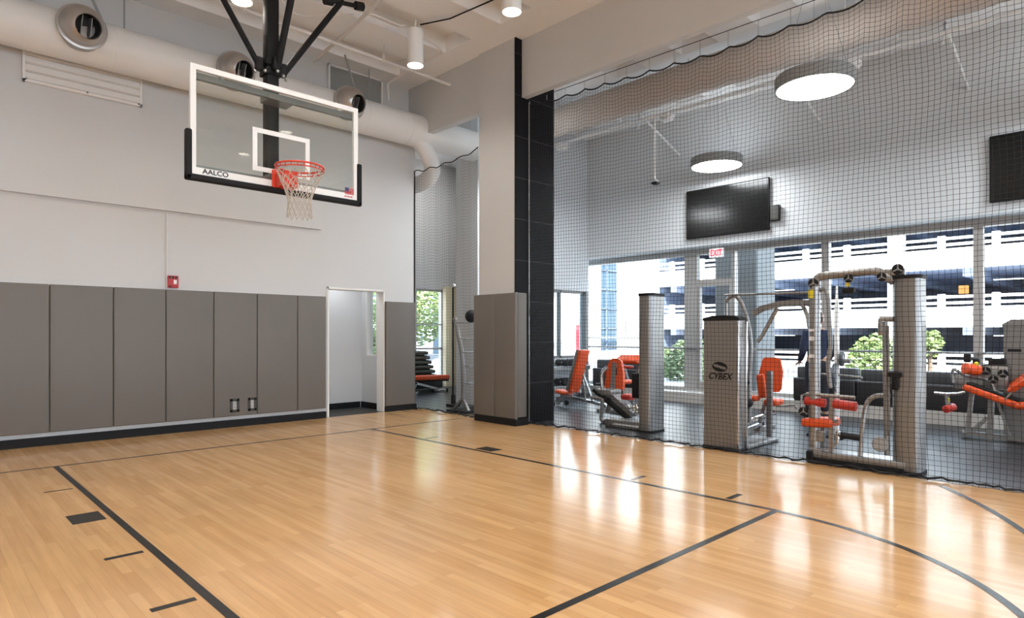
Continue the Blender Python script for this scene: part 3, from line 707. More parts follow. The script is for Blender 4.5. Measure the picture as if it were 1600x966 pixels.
for y, lab in ((8.55, 'white box on the duct pipe near the far corner'), (6.1, 'white box on the duct pipe above the far round lamp'), (3.1, 'white box on the duct pipe beside the large round lamp')):
    t = thing('junction_box', lab, 'junction box', (9.66, y, 5.2), 0, 'boxes on the gym ceiling pipe')
    MB().rbox(9.58, 9.74, y - .09, y + .09, 5.12, 5.26, .01, 2).build('box', M['white'], t)
    MB().rbox(9.60, 9.72, y - .12, y - .09, 5.14, 5.22, .008, 1).build('cover', M['pipe'], t)
t = thing('hanging_pole', 'slim white vertical pole hanging from the gym ceiling with a small black sensor', 'hanging pole', (10.2, 6.7, 5.5))
MB().tube([(10.2, 6.7, 5.86), (10.2, 6.7, 4.30), (10.24, 6.66, 4.25)], .020, 10).build('pole', M['white'], t)
MB().rbox(10.14, 10.26, 6.62, 6.74, 4.19, 4.235, .012, 2).build('sensor', M['black'], t)

DL = [(8.09, 3.02, 'large round white panel lamp hanging nearer, behind the net'), (8.0, 8.0, 'round panel lamp behind the column, seen only as a television reflection'), (10.6, 5.66, 'smaller looking round panel lamp hanging above the left television'),
      (10.6, .35, None), (8.09, -2.3, None)]  # unlabelled pair is out of view, added to light the gym
f0 = None
for x, y, lab in DL:
    if f0 is None:
        t = thing('disc_lamp', lab, 'ceiling light', (x, y, 4.4), 0, 'round gym panel lamps')
        MB().lathe([(.435, 4.405), (.455, 4.40), (.455, 4.55), (.44, 4.565), (.02, 4.57)], Matrix.Translation((x, y, 0)), 48, False, True).build('housing', M['spgrey'], t)
        MB().lathe([(.434, 4.408), (.434, 4.42)], Matrix.Translation((x, y, 0)), 48).build('diffuser', M['disc'], t)
        c_ = MB()
        for k in range(3):
            a = 2 * PI * k / 3 + .4; c_.tube([(x + .40 * math.cos(a), y + .40 * math.sin(a), 4.56), (x + .05 * math.cos(a), y + .05 * math.sin(a), 5.84)], .004, 6)
        each(c_, 'suspension_cable', M['cable'], t)
        f0 = t
    else:
        t = dup(f0, (x, y, 4.4), 0, lab or 'added round panel lamp out of view, filling light in the gym')
        if lab is None: t['group'] = 'added gym fill lamps'

# televisions
for y0, y1, lab in ((5.015, 6.70, 'black wall television above the windows in the middle of the gym wall'), (.10, 1.79, 'black wall television cut by the right edge of the photo')):
    t = thing('television', lab, 'television', (11.35, (y0 + y1) / 2, 3.75), 0, 'wall televisions')
    MB().rbox(11.325, 11.37, y0, y1, 3.275, 4.235, .008, 2).build('bezel', M['black'], t)
    MB().box(11.322, 11.327, y0 + .018, y1 - .018, 3.30, 4.215).build('screen', M['screen'], t)
    MB().rbox(11.37, 11.402, (y0 + y1) / 2 - .3, (y0 + y1) / 2 + .3, 3.5, 4.0, .005, 1).build('wall_mount', M['steelgrey'], t)
t = thing('wall_speaker', 'small black box speaker mounted right beside the middle television', 'speaker', (11.35, 4.91, 3.55))
MB().rbox(11.30, 11.38, 4.825, 4.995, 3.42, 3.70, .012, 2).build('cabinet', M['black'], t)
MB().rbox(11.295, 11.303, 4.84, 4.98, 3.435, 3.685, .004, 1).build('grille', M['greyframe'], t)
MB().box(11.375, 11.402, 4.88, 4.94, 3.5, 3.6).build('bracket', M['steelgrey'], t)

# exit sign hanging below the window head
t = thing('exit_sign', 'red and white exit sign hanging below the window head above the glass door', 'exit sign', (11.25, 6.0, 2.94))
MB().rbox(11.235, 11.262, 5.86, 6.15, 2.85, 3.02, .004, 1).build('plate', M['exitw'], t)
text_mb('EXIT', .165, frame_m((11.2335, 6.005, 2.935), (0, -1, 0), (0, 0, 1)), .003, .002, 0, .72).build('lettering', M['exitr'], t)
MB().box(11.24, 11.258, 5.96, 6.05, 3.015, 3.03).tube([(11.25, 6.0, 3.02), (11.25, 6.0, 3.10), (11.42, 6.0, 3.16)], .008, 6).build('bracket', M['alloy'], t)
# ================================================================== GYM MACHINES
def pad(mb, c, sx, sy, sz, d=(0, 0, 1), up=(0, 1, 0), bev=None):
    """cushion centred at c; local z (thickness sz) along d, local y along up"""
    b = bev or sz * .38
    A = axis_m(c, d, up)
    return mb.rbox(-sx / 2, sx / 2, -sy / 2, sy / 2, -sz / 2, sz / 2, b, 3, A)
def roller(mb, a, b, r):
    a = Vector(a); b = Vector(b); L = (b - a).length
    return mb.lathe([(r * .86, 0), (r * .97, L * .02), (r, L * .05), (r, L * .95), (r * .97, L * .98), (r * .86, L)], axis_m(a, b - a), 18)
def pulley(parent, c, ax, r, w=.03):
    A = axis_m(Vector(c) - Vector(ax).normalized() * w / 2, ax)
    o = MB().lathe([(r * .9, 0), (r, w * .15), (r * .9, w * .5), (r, w * .85), (r * .95, w)], A, 24).build('pulley', M['black'], parent)
    mb = MB().lathe([(r * .24, w * .9), (r * .24, w * 1.2)], A, 14)
    for k in range(3):
        a = 2 * PI * k / 3 + PI / 2; s_, c_ = math.sin(a), math.cos(a); h = r * .10
        q = [(-s_ * h, c_ * h), (s_ * h, -c_ * h), (r * .92 * math.cos(a - .12), r * .92 * math.sin(a - .12)), (r * .92 * math.cos(a + .12), r * .92 * math.sin(a + .12))]
        mb.prism(q, A @ Matrix.Translation((0, 0, w * .9)), w * .2)
    mb.build('spoke', M['silver'], o)
def rounded_poly(x0, x1, y0, y1, rr, n=8):
    """rr = radii for (x1,y1),(x0,y1),(x0,y0),(x1,y0)"""
    out = []
    for (cx, cy, a0), r in zip(((x1, y1, 0), (x0, y1, PI / 2), (x0, y0, PI), (x1, y0, 1.5 * PI)), rr):
        ox = cx - r if a0 in (0, 1.5 * PI) else cx + r
        oy = cy - r if a0 in (0, PI / 2) else cy + r
        for k in range(n + 1):
            a = a0 + (PI / 2) * k / n; out.append((ox + r * math.cos(a), oy + r * math.sin(a)))
    return out
def tower(parent, x0, x1, y0, y1, h, rr, capd=.035, m='shroud'):
    MB().prism(rounded_poly(x0, x1, y0, y1, rr), Matrix.Translation((0, 0, .03)), h - .03).build('weight_tower', M[m], parent, ang=.7)
    MB().prism(rounded_poly(x0 - .012, x1 + .012, y0 - .012, y1 + .012, [r + .012 for r in rr]), Matrix.Translation((0, 0, h)), capd).build('tower_cap', M['black'], parent)
    MB().prism(rounded_poly(x0 - .008, x1 + .008, y0 - .008, y1 + .008, [r + .008 for r in rr]), Matrix.Translation((0, 0, 0)), .03).build('tower_foot', M['black'], parent)

# ---- multi gym in the middle
t = thing('multi_station_gym', 'large silver multi station gym with two towers, arched beam and orange pads', 'gym machine', (7.2, 2.7, 0))
# front tower with logo
MB().prism([(-.22, 0), (.22, 0), (.22, 1.53), (.16, 1.545), (.05, 1.552), (-.10, 1.548), (-.22, 1.528)], frame_m((7.03, 3.70, 0.02), (0, -1, 0), (0, 0, 1)), -.17).build('weight_tower', M['shroud'], t)
MB().prism([(-.232, 1.515), (.232, 1.515), (.232, 1.545), (.16, 1.572), (.05, 1.58), (-.10, 1.576), (-.232, 1.55)], frame_m((7.022, 3.70, 0.02), (0, -1, 0), (0, 0, 1)), -.19).build('tower_cap', M['black'], t)
MB().rbox(7.015, 7.21, 3.46, 3.94, 0, .03, .008, 1).build('tower_foot', M['black'], t)
each(MB().rbox(7.015, 7.04, 3.468, 3.49, .03, 1.53, .006, 2).rbox(7.19, 7.225, 3.455, 3.49, .03, 1.53, .006, 2), 'edge_trim', M['chrome'], t)
lt = MB()
for dy, dz in ((0, 0), (.0022, 0), (-.0022, 0), (0, .0018), (0, -.0018)):
    q_ = text_mb('CYBEX', .105, frame_m((7.0285 - abs(dy) * .05 - abs(dz) * .08, 3.712 + dy, .868 + dz), (0, -1, 0), (0, 0, 1)), 0, .0015, .25, .92); lt.add(q_.v, q_.f)
lt.build('lettering', M['black'], t)
# swirl emblem above the lettering
em = MB(); A = frame_m((7.0285, 3.71, .985), (0, -1, 0), (0, 0, 1))
def swirl(s):
    out = []; inn = []
    for k in range(25):
        a = PI * (-.10 + 1.0 * k / 24); w_ = math.sin(PI * k / 24)
        out.append((s * .098 * math.cos(a), s * .058 * math.sin(a)))
        inn.append((s * (.098 - .050 * w_ - .002) * math.cos(a), s * (.058 - .040 * w_ - .001) * math.sin(a) - s * .004 * w_))
    R = .10; rot = lambda p: (p[0] * math.cos(-.12) - p[1] * math.sin(-.12), p[0] * math.sin(-.12) + p[1] * math.cos(-.12))
    for k in range(24):
        q = [rot(out[k]), rot(out[k + 1]), rot(inn[k + 1]), rot(inn[k])]
        em.prism(q, A, .0015)
swirl(1); swirl(-1)
em.build('emblem', M['black'], t)
# post and overhead arm of the cable station
MB().tube([(7.15, 2.665, .14), (7.15, 2.665, 1.90)], .058, 20).build('post', M['silver'], t)
MB().tube(smooth([(7.15, 2.66, 1.86), (7.15, 2.64, 1.965), (7.15, 2.58, 2.00), (7.15, 2.35, 2.01), (7.15, 2.12, 2.02), (7.15, 2.03, 2.00), (7.15, 1.96, 1.95), (7.15, 1.90, 1.90)], 5), .045, 14).build('overhead_arm', M['silver'], t)
tower(t, 7.07, 7.33, 1.66, 1.92, 1.92, (.06, .12, .06, .02))
MB().rbox(7.05, 7.34, 1.78, 2.66, .05, .12, .012, 2).rbox(7.06, 7.20, 2.58, 2.70, .03, .15, .02, 2).rbox(7.28, 7.34, 1.9, 2.66, .0, .1, .01, 2).build('base_rail', M['silver'], t)
MB().rbox(7.035, 7.12, 2.64, 2.72, .0, .12, .02, 2).rbox(7.04, 7.33, 1.80, 2.64, 0, .05, .008, 1).build('base_foot', M['black'], t)
for c_, r_ in (((7.11, 2.665, 1.925), .052), ((7.11, 2.31, 1.955), .045), ((7.11, 2.00, 1.95), .045), ((7.12, 1.86, 2.02), .052), ((7.09, 2.76, .53), .05)):
    pulley(t, c_, (-1, -.25, 0), r_)
MB().rbox(7.125, 7.16, 1.80, 2.06, 1.96, 2.03, .015, 2).rbox(7.12, 7.18, 2.60, 2.73, 1.885, 1.985, .02, 2).rbox(7.125, 7.16, 2.27, 2.35, 1.93, 2.0, .01, 2).build('pulley_housing', M['silver'], t)
y_ = MB().rbox(7.085, 7.093, 2.655, 2.71, 1.765, 1.855, .003, 1); y_.rbox(7.10, 7.11, 2.295, 2.335, 1.87, 1.915, .003, 1)
each(y_, 'warning_label', M['yellow'], t)
lb = MB()
for zz, hh in ((1.30, .05), (1.12, .04), (1.40, .03)): lb.rbox(7.088, 7.096, 2.65, 2.70, zz, zz + hh, .002, 1)
each(lb, 'instruction_label', M['exitw'], t)
MB().tube([(7.12, 2.31, 1.91), (7.12, 2.31, 1.86)], .006, 6).rbox(7.08, 7.16, 2.25, 2.37, 1.80, 1.86, .02, 2).build('cable_stop', M['black'], t)
MB().tube(smooth([(7.16, 2.62, 1.84), (7.15, 2.57, 1.86), (7.14, 2.53, 1.79), (7.13, 2.51, 1.55), (7.12, 2.49, 1.25), (7.13, 2.52, 1.05), (7.14, 2.50, .80)], 5), .022, 10).build('swing_arm', M['silver'], t)
# arched beam and pull up bar
MB().bar((7.4, 3.48, 1.62), (7.4, 3.35, 1.685), .05, .07).bar((7.4, 3.36, 1.68), (7.4, 3.16, 1.725), .05, .07).bar((7.4, 3.17, 1.725), (7.38, 2.98, 1.74), .05, .07).bar((7.38, 2.99, 1.74), (7.3, 2.76, 1.72), .05, .07).bar((7.3, 2.77, 1.72), (7.17, 2.66, 1.69), .05, .07).build('arched_beam', M['silver'], t)
each(MB().tube([(7.4, 3.42, 1.28), (7.4, 3.36, 1.36), (7.4, 3.18, 1.68)], .024, 10).tube(smooth([(7.3, 2.86, 1.71), (7.28, 2.80, 1.60), (7.2, 2.74, 1.45), (7.17, 2.70, 1.38)], 4), .022, 10), 'beam_brace', M['silver'], t)
MB().tube(smooth([(7.36, 3.80, 1.78), (7.36, 3.74, 1.84), (7.37, 3.66, 1.83), (7.38, 3.58, 1.68), (7.39, 3.52, 1.45), (7.40, 3.50, 1.2), (7.40, 3.51, 1.0), (7.40, 3.52, .85), (7.40, 3.52, .3)], 5), .026, 10).tube([(7.36, 3.80, 1.78), (7.36, 3.80, 1.2)], .02, 10).build('curved_upright', M['silver'], t)
MB().tube([(7.36, 3.82, 1.86), (7.16, 2.68, 1.83)], .012, 8).build('pull_up_bar', M['steelgrey'], t)
# orange rollers, seat, foot roller
rl = MB(); roller(rl, (7.13, 2.76, .645), (7.13, 2.545, .635), .048); rl.build('leg_roller', M['red'], t)
rl = MB(); roller(rl, (7.10, 2.455, .640), (7.10, 2.23, .625), .050); rl.build('leg_roller', M['red'], t)
MB().tube([(7.12, 2.74, .72), (7.11, 2.25, .715)], .020, 10).tube([(7.14, 2.735, .72), (7.14, 2.80, .70), (7.13, 2.80, .56)], .012, 8).bar((7.14, 2.49, .12), (7.13, 2.48, .70), .045, .045).build('roller_frame', M['silver'], t)
pad(MB(), (7.20, 2.62, .420), .31, .32, .095, (0, .06, 1), (0, 1, 0)).build('seat', M['orange'], t)
MB().bar((7.2, 2.6, .12), (7.2, 2.6, .43), .05, .05).tube([(7.12, 2.47, .45), (7.12, 2.42, .455)], .022, 10).rbox(7.09, 7.14, 2.55, 2.63, .22, .34, .01, 2).build('seat_post', M['silver'], t)
rl = MB(); roller(rl, (7.11, 2.385, .315), (7.11, 2.20, .305), .035); rl.build('foot_roller', M['blackrub'], t)
MB().tube([(7.11, 2.42, .315), (7.11, 2.19, .302)], .012, 8).tube(smooth([(7.11, 2.42, .315), (7.12, 2.43, .22), (7.14, 2.50, .16), (7.15, 2.60, .13)], 4), .014, 8).rbox(7.085, 7.135, 2.395, 2.435, .26, .35, .008, 1).build('foot_roller_frame', M['chrome'], t)
MB().tube(smooth([(7.13, 1.93, .755), (7.13, 2.03, .752), (7.13, 2.10, .72), (7.13, 2.145, .65), (7.12, 2.17, .5), (7.12, 2.19, .3), (7.12, 2.20, .10)], 5), .024, 10).build('bent_handle_tube', M['silver'], t)
each(MB().tube([(7.12, 1.975, 1.50), (7.12, 1.955, .16)], .026, 12).tube([(7.09, 1.935, 1.46), (7.09, 1.925, .36)], .009, 8), 'guide_rod', M['steelgrey'], t)
MB().tube([(7.12, 1.90, 1.525), (7.12, 2.02, 1.53)], .026, 10).rbox(7.09, 7.15, 1.985, 2.035, 1.36, 1.50, .015, 2).tube([(7.12, 2.01, 1.36), (7.12, 2.02, 1.53)], .018, 8).build('pulley_carriage', M['silver'], t)
MB().rbox(7.03, 7.10, 1.81, 1.93, .95, 1.0, .012, 2).rbox(7.04, 7.09, 1.84, 1.90, .82, .96, .02, 2).build('cup_holder', M['black'], t)
MB().lathe([(.072, 0), (.075, .004), (.075, .014), (.07, .018)], axis_m((7.06, 2.00, .27), (-1, -.3, .1)), 24).rbox(7.06, 7.14, 1.96, 2.0, .2, .3, .006, 1).build('foot_plate', M['silver'], t)
# seat station behind the front tower
pd_ = MB()
pd_.prism([(-.13, -.02), (-.145, .08), (-.14, .22), (-.10, .40), (-.07, .425), (.07, .425), (.115, .40), (.14, .25), (.13, .03), (.10, -.01)], frame_m((8.0, 3.52, .65), (.25, -1, 0), (.10, .02, 1)), .06)
pd_.build('back_pad', M['orange'], t)
pad(MB(), (7.82, 3.56, .72), .10, .30, .06, (-1, -.1, 0), (0, .12, 1)).build('side_pad', M['orange'], t)
pad(MB(), (7.80, 3.66, .56), .16, .13, .07).build('arm_pad', M['orange'], t)
pad(MB(), (7.92, 3.45, .52), .24, .17, .08).build('seat', M['orange'], t)
MB().bar((7.75, 3.43, .1), (7.75, 3.425, .92), .06, .05).rbox(7.72, 7.79, 3.40, 3.46, .66, .69, .008, 1).bar((7.72, 3.56, .14), (8.0, 3.55, .62), .05, .05).bar((7.2, 3.62, .16), (8.25, 3.6, .16), .06, .06).tube([(7.92, 3.42, .47), (8.05, 3.25, .49), (8.04, 3.2, .44)], .016, 8).tube([(7.66, 3.78, .1), (7.66, 3.76, .5)], .05, 12).tube([(7.55, 3.86, .55), (7.75, 3.74, .48)], .016, 8).build('seat_frame', M['silver'], t)
MB().tube([(7.62, 3.70, .26), (7.95, 3.45, .385)], .030, 10).bar((7.62, 3.66, .18), (7.78, 3.52, .26), .05, .04).build('foot_bar', M['chrome'], t)
MB().rbox(7.25, 8.1, 3.46, 3.78, 0, .05, .012, 1).rbox(7.3, 7.5, 3.6, 3.85, .05, .22, .02, 2).build('base_plate', M['steelgrey'], t)
MB().rbox(7.22, 7.36, 3.62, 3.88, .05, 1.3, .02, 2).rbox(7.36, 7.48, 3.66, 3.80, .55, .75, .03, 2).ball((7.32, 3.5, .55), .06).ball((7.28, 3.49, .80), .03).build('weight_stack', M['black'], t)

# ---- leg press with the free standing tower on the left
t = thing('leg_press_machine', 'orange padded sled machine beside the tall silver tower left of the middle', 'gym machine', (7.7, 5.3, 0))
tower(t, 7.46, 7.86, 4.965, 5.17, 1.91, (.03, .03, .09, .09), .04)
bp = MB()
bp.prism([(-.155, -.01), (-.165, .10), (-.15, .32), (-.11, .45), (-.05, .485), (.03, .485), (.09, .45), (.15, .25), (.165, .06), (.15, -.02)], frame_m((8.25, 6.15, .50), (.15, -1, 0), (.12, 0, 1)), .07)
bp.build('back_pad', M['orange'], t)
MB().prism([(-.04, -.12), (.035, -.12), (.03, .40), (-.03, .43)], frame_m((8.225, 6.15, .50), (.15, -1, 0), (.12, 0, 1)), .085).build('back_support', M['steelgrey'], t)
MB().rbox(8.21, 8.22, 6.10, 6.16, .72, .84, .003, 1, None).build('logo_plate', M['black'], t)
pad(MB(), (8.0, 5.72, .42), .22, .17, .09).build('seat', M['red'], t)
MB().bar((7.9, 6.30, .50), (7.9, 5.64, .10), .10, .05, up=(0, .5, 1)).build('sled_rail', M['black'], t)
MB().bar((8.0, 6.10, .50), (8.0, 5.60, .16), .20, .07, up=(0, .5, 1)).rbox(7.85, 8.15, 5.95, 6.25, .42, .52, .03, 2).bar((8.1, 6.2, .12), (8.15, 6.12, .52), .07, .07).build('sled_frame', M['steelgrey'], t)
MB().tube(smooth([(7.82, 6.30, .38), (7.84, 6.12, .36), (7.84, 6.10, .30), (7.84, 6.12, .08), (7.82, 6.08, .035), (7.80, 5.98, .03), (7.76, 5.4, .03)], 5), .030, 10).build('foot_tube', M['steelgrey'], t)
MB().rbox(7.60, 7.95, 5.18, 5.88, .0, .11, .02, 2).rbox(7.55, 7.66, 5.1, 5.7, .0, .06, .015, 1).build('base_block', M['steelgrey'], t)
MB().tube(smooth([(7.95, 6.08, .86), (7.92, 6.14, .80), (7.9, 6.16, .68), (7.9, 6.13, .5), (7.95, 6.08, .40)], 5), .030, 10).tube([(7.9, 6.16, .59), (7.9, 6.27, .585)], .018, 8).build('handle', M['chrome'], t)
ck_ = MB()
for k in range(9): ck_.ball((7.75 + random.uniform(-.05, .1), 5.32 + random.uniform(0, .3), .14 + random.uniform(0, .22)), .035)
ck_.tube([(7.8, 5.3, .1), (7.8, 5.3, .45)], .03, 10).tube([(7.82, 5.5, .3), (7.82, 5.25, .42)], .02, 8).rbox(7.72, 7.85, 5.25, 5.4, .2, .3, .03, 2)
ck_.build('linkage', M['chrome'], t)
MB().rbox(7.88, 7.93, 5.32, 5.58, .42, .79, .012, 2).build('shroud_panel', M['black'], t)
MB().bar((7.94, 5.50, .79), (7.94, 5.32, .80), .05, .03).bar((7.95, 5.40, .02), (7.95, 5.40, .78), .05, .05).build('shroud_frame', M['chrome'], t)

# ---- second orange bench far behind the sled machine
t = thing('preacher_curl_bench', 'orange topped curl bench behind the sled machine, near the windows', 'gym bench', (9.2, 6.6, 0))
pad(MB(), (9.25, 6.60, .935), .24, .48, .08, (-.5, 0, 1)).build('arm_pad', M['orange'], t)
pad(MB(), (9.2, 6.62, .80), .12, .24, .05).build('chest_pad', M['red'], t)
pad(MB(), (8.95, 6.52, .56), .25, .25, .07).build('seat', M['orange'], t)
MB().bar((9.3, 6.42, .88), (9.2, 6.52, .06), .05, .05).bar((9.3, 6.78, .88), (9.25, 6.6, .5), .04, .04).bar((8.9, 6.55, .05), (9.5, 6.55, .05), .06, .06).bar((8.95, 6.52, .05), (8.95, 6.52, .53), .05, .05).bar((8.9, 6.35, .03), (8.9, 6.75, .03), .05, .05).bar((9.5, 6.3, .03), (9.5, 6.8, .03), .05, .05).build('frame', M['steelgrey'], t)

# ---- adjustable bench near the far corner
t = thing('incline_bench', 'orange and grey incline bench set upright beside the dumbbell rack', 'gym bench', (9.1, 7.6, 0))
A0 = frame_m((9.1, 7.79, .29), (1, 0, 0), (0, -.27, .80))
MB().rbox(-.14, .14, 0, .85, .0, .06, .025, 3, A0).build('back_pad', M['orange'], t)
MB().rbox(-.135, .135, 0.02, .83, -.065, .002, .012, 2, A0).build('back_shell', M['steelgrey'], t)
pad(MB(), (9.1, 8.0, .275), .26, .26, .065, (0, -.12, 1)).build('seat', M['orange'], t)
MB().bar((9.1, 8.06, .22), (9.1, 7.0, .10), .07, .05).build('spine', M['chrome'], t)
MB().bar((9.1, 8.02, .22), (9.1, 8.17, .02), .05, .05).bar((8.92, 8.17, .025), (9.28, 8.17, .025), .05, .05).bar((9.1, 7.02, .11), (9.1, 6.97, .03), .05, .05).bar((8.85, 6.98, .03), (9.35, 6.98, .03), .06, .05).build('foot', M['silver'], t)
MB().bar((9.1, 7.52, .62), (9.1, 7.30, .16), .04, .03).bar((9.04, 7.48, .55), (9.04, 7.42, .15), .03, .03).build('strut', M['silver'], t)
w_ = MB(); 
for x in (8.9, 9.3): w_.lathe([(.04, 0), (.05, .01), (.05, .03), (.04, .04)], axis_m((x, 8.12, .05), (1, 0, 0)), 16)
each(w_, 'wheel', M['black'], t)

# ---- dumbbell rack against the far wall
t = thing('dumbbell_rack', 'silver two tier dumbbell rack against the far corner window wall', 'dumbbell rack', (10.5, 9.1, 0))
sh = MB()
for z in (.66, .24): sh.rbox(9.8, 11.06, 8.96, 9.22, z, z + .03, .008, 1).rbox(9.8, 11.06, 8.94, 8.965, z - .06, z + .03, .006, 1)
each(sh, 'shelf', M['silver'], t)
for x in (9.83, 11.03): MB().bar((x, 9.1, 0.02), (x, 9.16, .72), .05, .08, up=(0, 1, 0)).bar((x, 8.88, .025), (x, 9.26, .025), .05, .05).build('leg', M['silver'], t)
first = None
ords = ['first', 'second', 'third', 'fourth', 'fifth']
for tier, z in (('upper', .765), ('lower', .352)):
    for k in range(5):
        x = 10.27 + .152 * k - (.04 if tier == 'lower' else 0)
        lab = 'black dumbbell on the %s rack tier, %s from the left' % (tier, ords[k])
        if first is None:
            first = thing('dumbbell', lab, 'dumbbell', (x, 9.08, z), 0, 'dumbbells on the rack')
            MB().tube([(x, 8.97, z), (x, 9.19, z)], .016, 10).build('handle', M['chrome'], first)
            for y0, y1 in ((8.93, 9.03), (9.13, 9.23)):
                MB().lathe([(.055, 0), (.072, .012), (.072, .088), (.055, .10)], axis_m((x, y0, z), (0, 1, 0)), 12).build('head', M['blackrub'], first)
        else: dup(first, (x, 9.08, z), 0, lab)

# ---- machine cut by the right edge
t = thing('leg_curl_machine', 'silver leg machine with long orange bench pad cut by the right edge', 'gym machine', (10.2, 1.4, 0))
MB().prism([(-.30, 0), (.36, 0), (.36, 1.46), (.20, 1.50), (-.22, 1.50), (-.30, 1.45)], frame_m((10.25, 1.17, .03), (0, -1, 0), (0, 0, 1)), -.28).build('weight_tower', M['shroud'], t)
MB().prism([(-.315, 1.44), (.375, 1.44), (.375, 1.485), (.20, 1.535), (-.22, 1.535), (-.315, 1.475)], frame_m((10.235, 1.17, .03), (0, -1, 0), (0, 0, 1)), -.31).build('tower_cap', M['steelgrey'], t)
MB().rbox(10.235, 10.255, .92, 1.23, .25, 1.36, .02, 2).build('tower_slot', M['black'], t)
each(MB().rbox(10.24, 10.253, 1.29, 1.43, 1.15, 1.185, .003, 1).rbox(10.24, 10.253, .92, 1.22, 1.40, 1.435, .003, 1), 'name_plate', M['black'], t)
A1 = frame_m((10.12, 1.86, .69), (.02, -.60, -.225), (1, 0, 0))
MB().rbox(0, .66, -.15, .15, -.045, .045, .03, 3, A1).build('bench_pad', M['orange'], t)
MB().rbox(.02, .66, -.13, .13, .046 , .07, .006, 1, A1).build('pad_board', M['black'], t)
rl = MB(); roller(rl, (10.0, 1.84, .93), (10.14, 1.72, .90), .075); rl.build('roller', M['orange'], t)
rl = MB(); roller(rl, (10.02, 2.06, .37), (10.16, 1.99, .40), .05); rl.build('ankle_roller', M['red'], t)
MB().tube([(10.1, 2.20, .575), (10.1, 2.05, .57), (10.1, 1.93, .585), (10.12, 1.86, .61)], .022, 10).bar((10.1, 2.06, .56), (10.08, 2.03, .39), .05, .03).build('lever_arm', M['silver'], t)
MB().tube(smooth([(10.18, 2.0, .72), (10.18, 2.0, .90), (10.16, 1.85, .82), (10.15, 1.68, .80), (10.15, 1.58, .74), (10.15, 1.54, .60)], 5), .020, 10).build('curved_guard', M['silver'], t)
MB().rbox(10.16, 10.19, 1.40, 1.70, .66, .98, .04, 2).rbox(10.17, 10.22, 1.58, 2.0, .64, .85, .04, 2).build('pulley_plate', M['silver'], t)
for y, z in ((1.64, .90), (1.56, .79), (1.46, .87)): pulley(t, (10.14, y, z), (-1, 0, 0), .052)
each(MB().rbox(10.12, 10.2, 1.80, 1.88, 1.0, 1.12, .02, 2).rbox(10.1, 10.18, 1.70, 1.78, .98, 1.06, .02, 2).rbox(10.16, 10.3, 1.44, 1.62, .97, 1.06, .015, 2), 'knob', M['black'], t)
MB().ball((10.09, 1.73, .985), .03).rbox(10.08, 10.09, 2.02, 2.07, .47, .52, .004, 1).build('adjust_pin', M['yellow'], t)
pad(MB(), (10.1, 1.28, .78), .30, .30, .07, (-.2, .6, .6)).build('back_pad', M['orange'], t)
pad(MB(), (10.0, 1.20, .50), .28, .22, .08, (0, .1, 1)).build('seat_pad', M['orange'], t)
f = MB().bar((10.15, 1.84, .06), (10.15, 1.79, .60), .05, .05).bar((10.15, 1.60, .0), (10.15, 1.58, .60), .06, .08).bar((10.15, 1.90, .07), (10.15, 1.0, .04), .06, .06).bar((10.05, 1.86, .06), (10.35, 1.86, .06), .05, .05)
f.bar((10.1, 1.52, .55), (10.1, 1.38, .06), .03, .03).bar((10.1, 1.40, .06), (10.0, .95, .06), .04, .04).bar((10.0, 1.42, .55), (10.0, 1.22, .86), .035, .02).bar((10.15, 1.80, .07), (10.15, 1.62, .30), .03, .05)
f.build('frame', M['silver'], t)

# ---- window seats
def seat(lab, y0, y1, zt, zb2, grp):
    t = thing('window_seat', lab, 'bench seat', (11.6, (y0 + y1) / 2, .205), 0, grp)
    MB().rbox(11.385, 11.75, y0, y1, .222, zt, .03, 3).build('cushion', M['blackvinyl'], t)
    MB().rbox(11.52, 11.76, y0 + .02, y1 - .02, zt - .02, zb2, .03, 3).build('backrest', M['charcoal'], t)
    MB().box(11.40, 11.74, y0 + .02, y1 - .02, .204, .224).build('base_board', M['black'], t)
seat('black upholstered window bench behind the multi gym, left half', 3.60, 4.62, .615, .80, 'black window benches on the right')
seat('black upholstered window bench behind the multi gym, right half', 1.40, 3.58, .605, .79, 'black window benches on the right')
seat('black upholstered bench by the window behind the incline bench', 7.75, 9.15, .61, .80, 'black benches near the far corner')

# ---- weight plates on a vertical bar stand
t = thing('plate_stand', 'white upright bar stand with round black weight plates beside the person', 'weight stand', (9.0, 3.15, 0))
MB().tube([(9.0, 3.07, .03), (9.0, 3.07, 1.75), (9.0, 3.07, 1.80), (9.0, 3.07, 2.02)], [.032, .032, .02, .012], 12).build('pole', M['white'], t)
MB().rbox(8.8, 9.2, 2.95, 3.40, 0, .04, .015, 1).build('base', M['black'], t)
MB().tube([(8.98, 3.07, .83), (8.97, 3.40, .83)], .02, 10).tube([(9.0, 3.07, .83), (8.97, 2.75, .81)], .018, 10).tube([(9.0, 3.07, 1.02), (9.0, 2.9, 1.02)], .03, 10).build('peg', M['steelgrey'], t)
def disc(mb, c, r, d):
    return mb.lathe([(.02, -.018), (r * .55, -.018), (r * .6, -.010), (r * .85, -.010), (r * .9, -.02), (r, -.016), (r, .016), (r * .9, .02), (r * .85, .01), (r * .6, .01), (r * .55, .018), (.02, .018)], axis_m(c, d), 32)
for c_, r_ in (((8.97, 3.33, .845), .20), ((8.98, 3.08, .80), .19), ((8.98, 3.0, 1.05), .10)):
    disc(MB(), c_, r_, (-.10, 1, 0)).build('weight_plate', M['plate'], t)

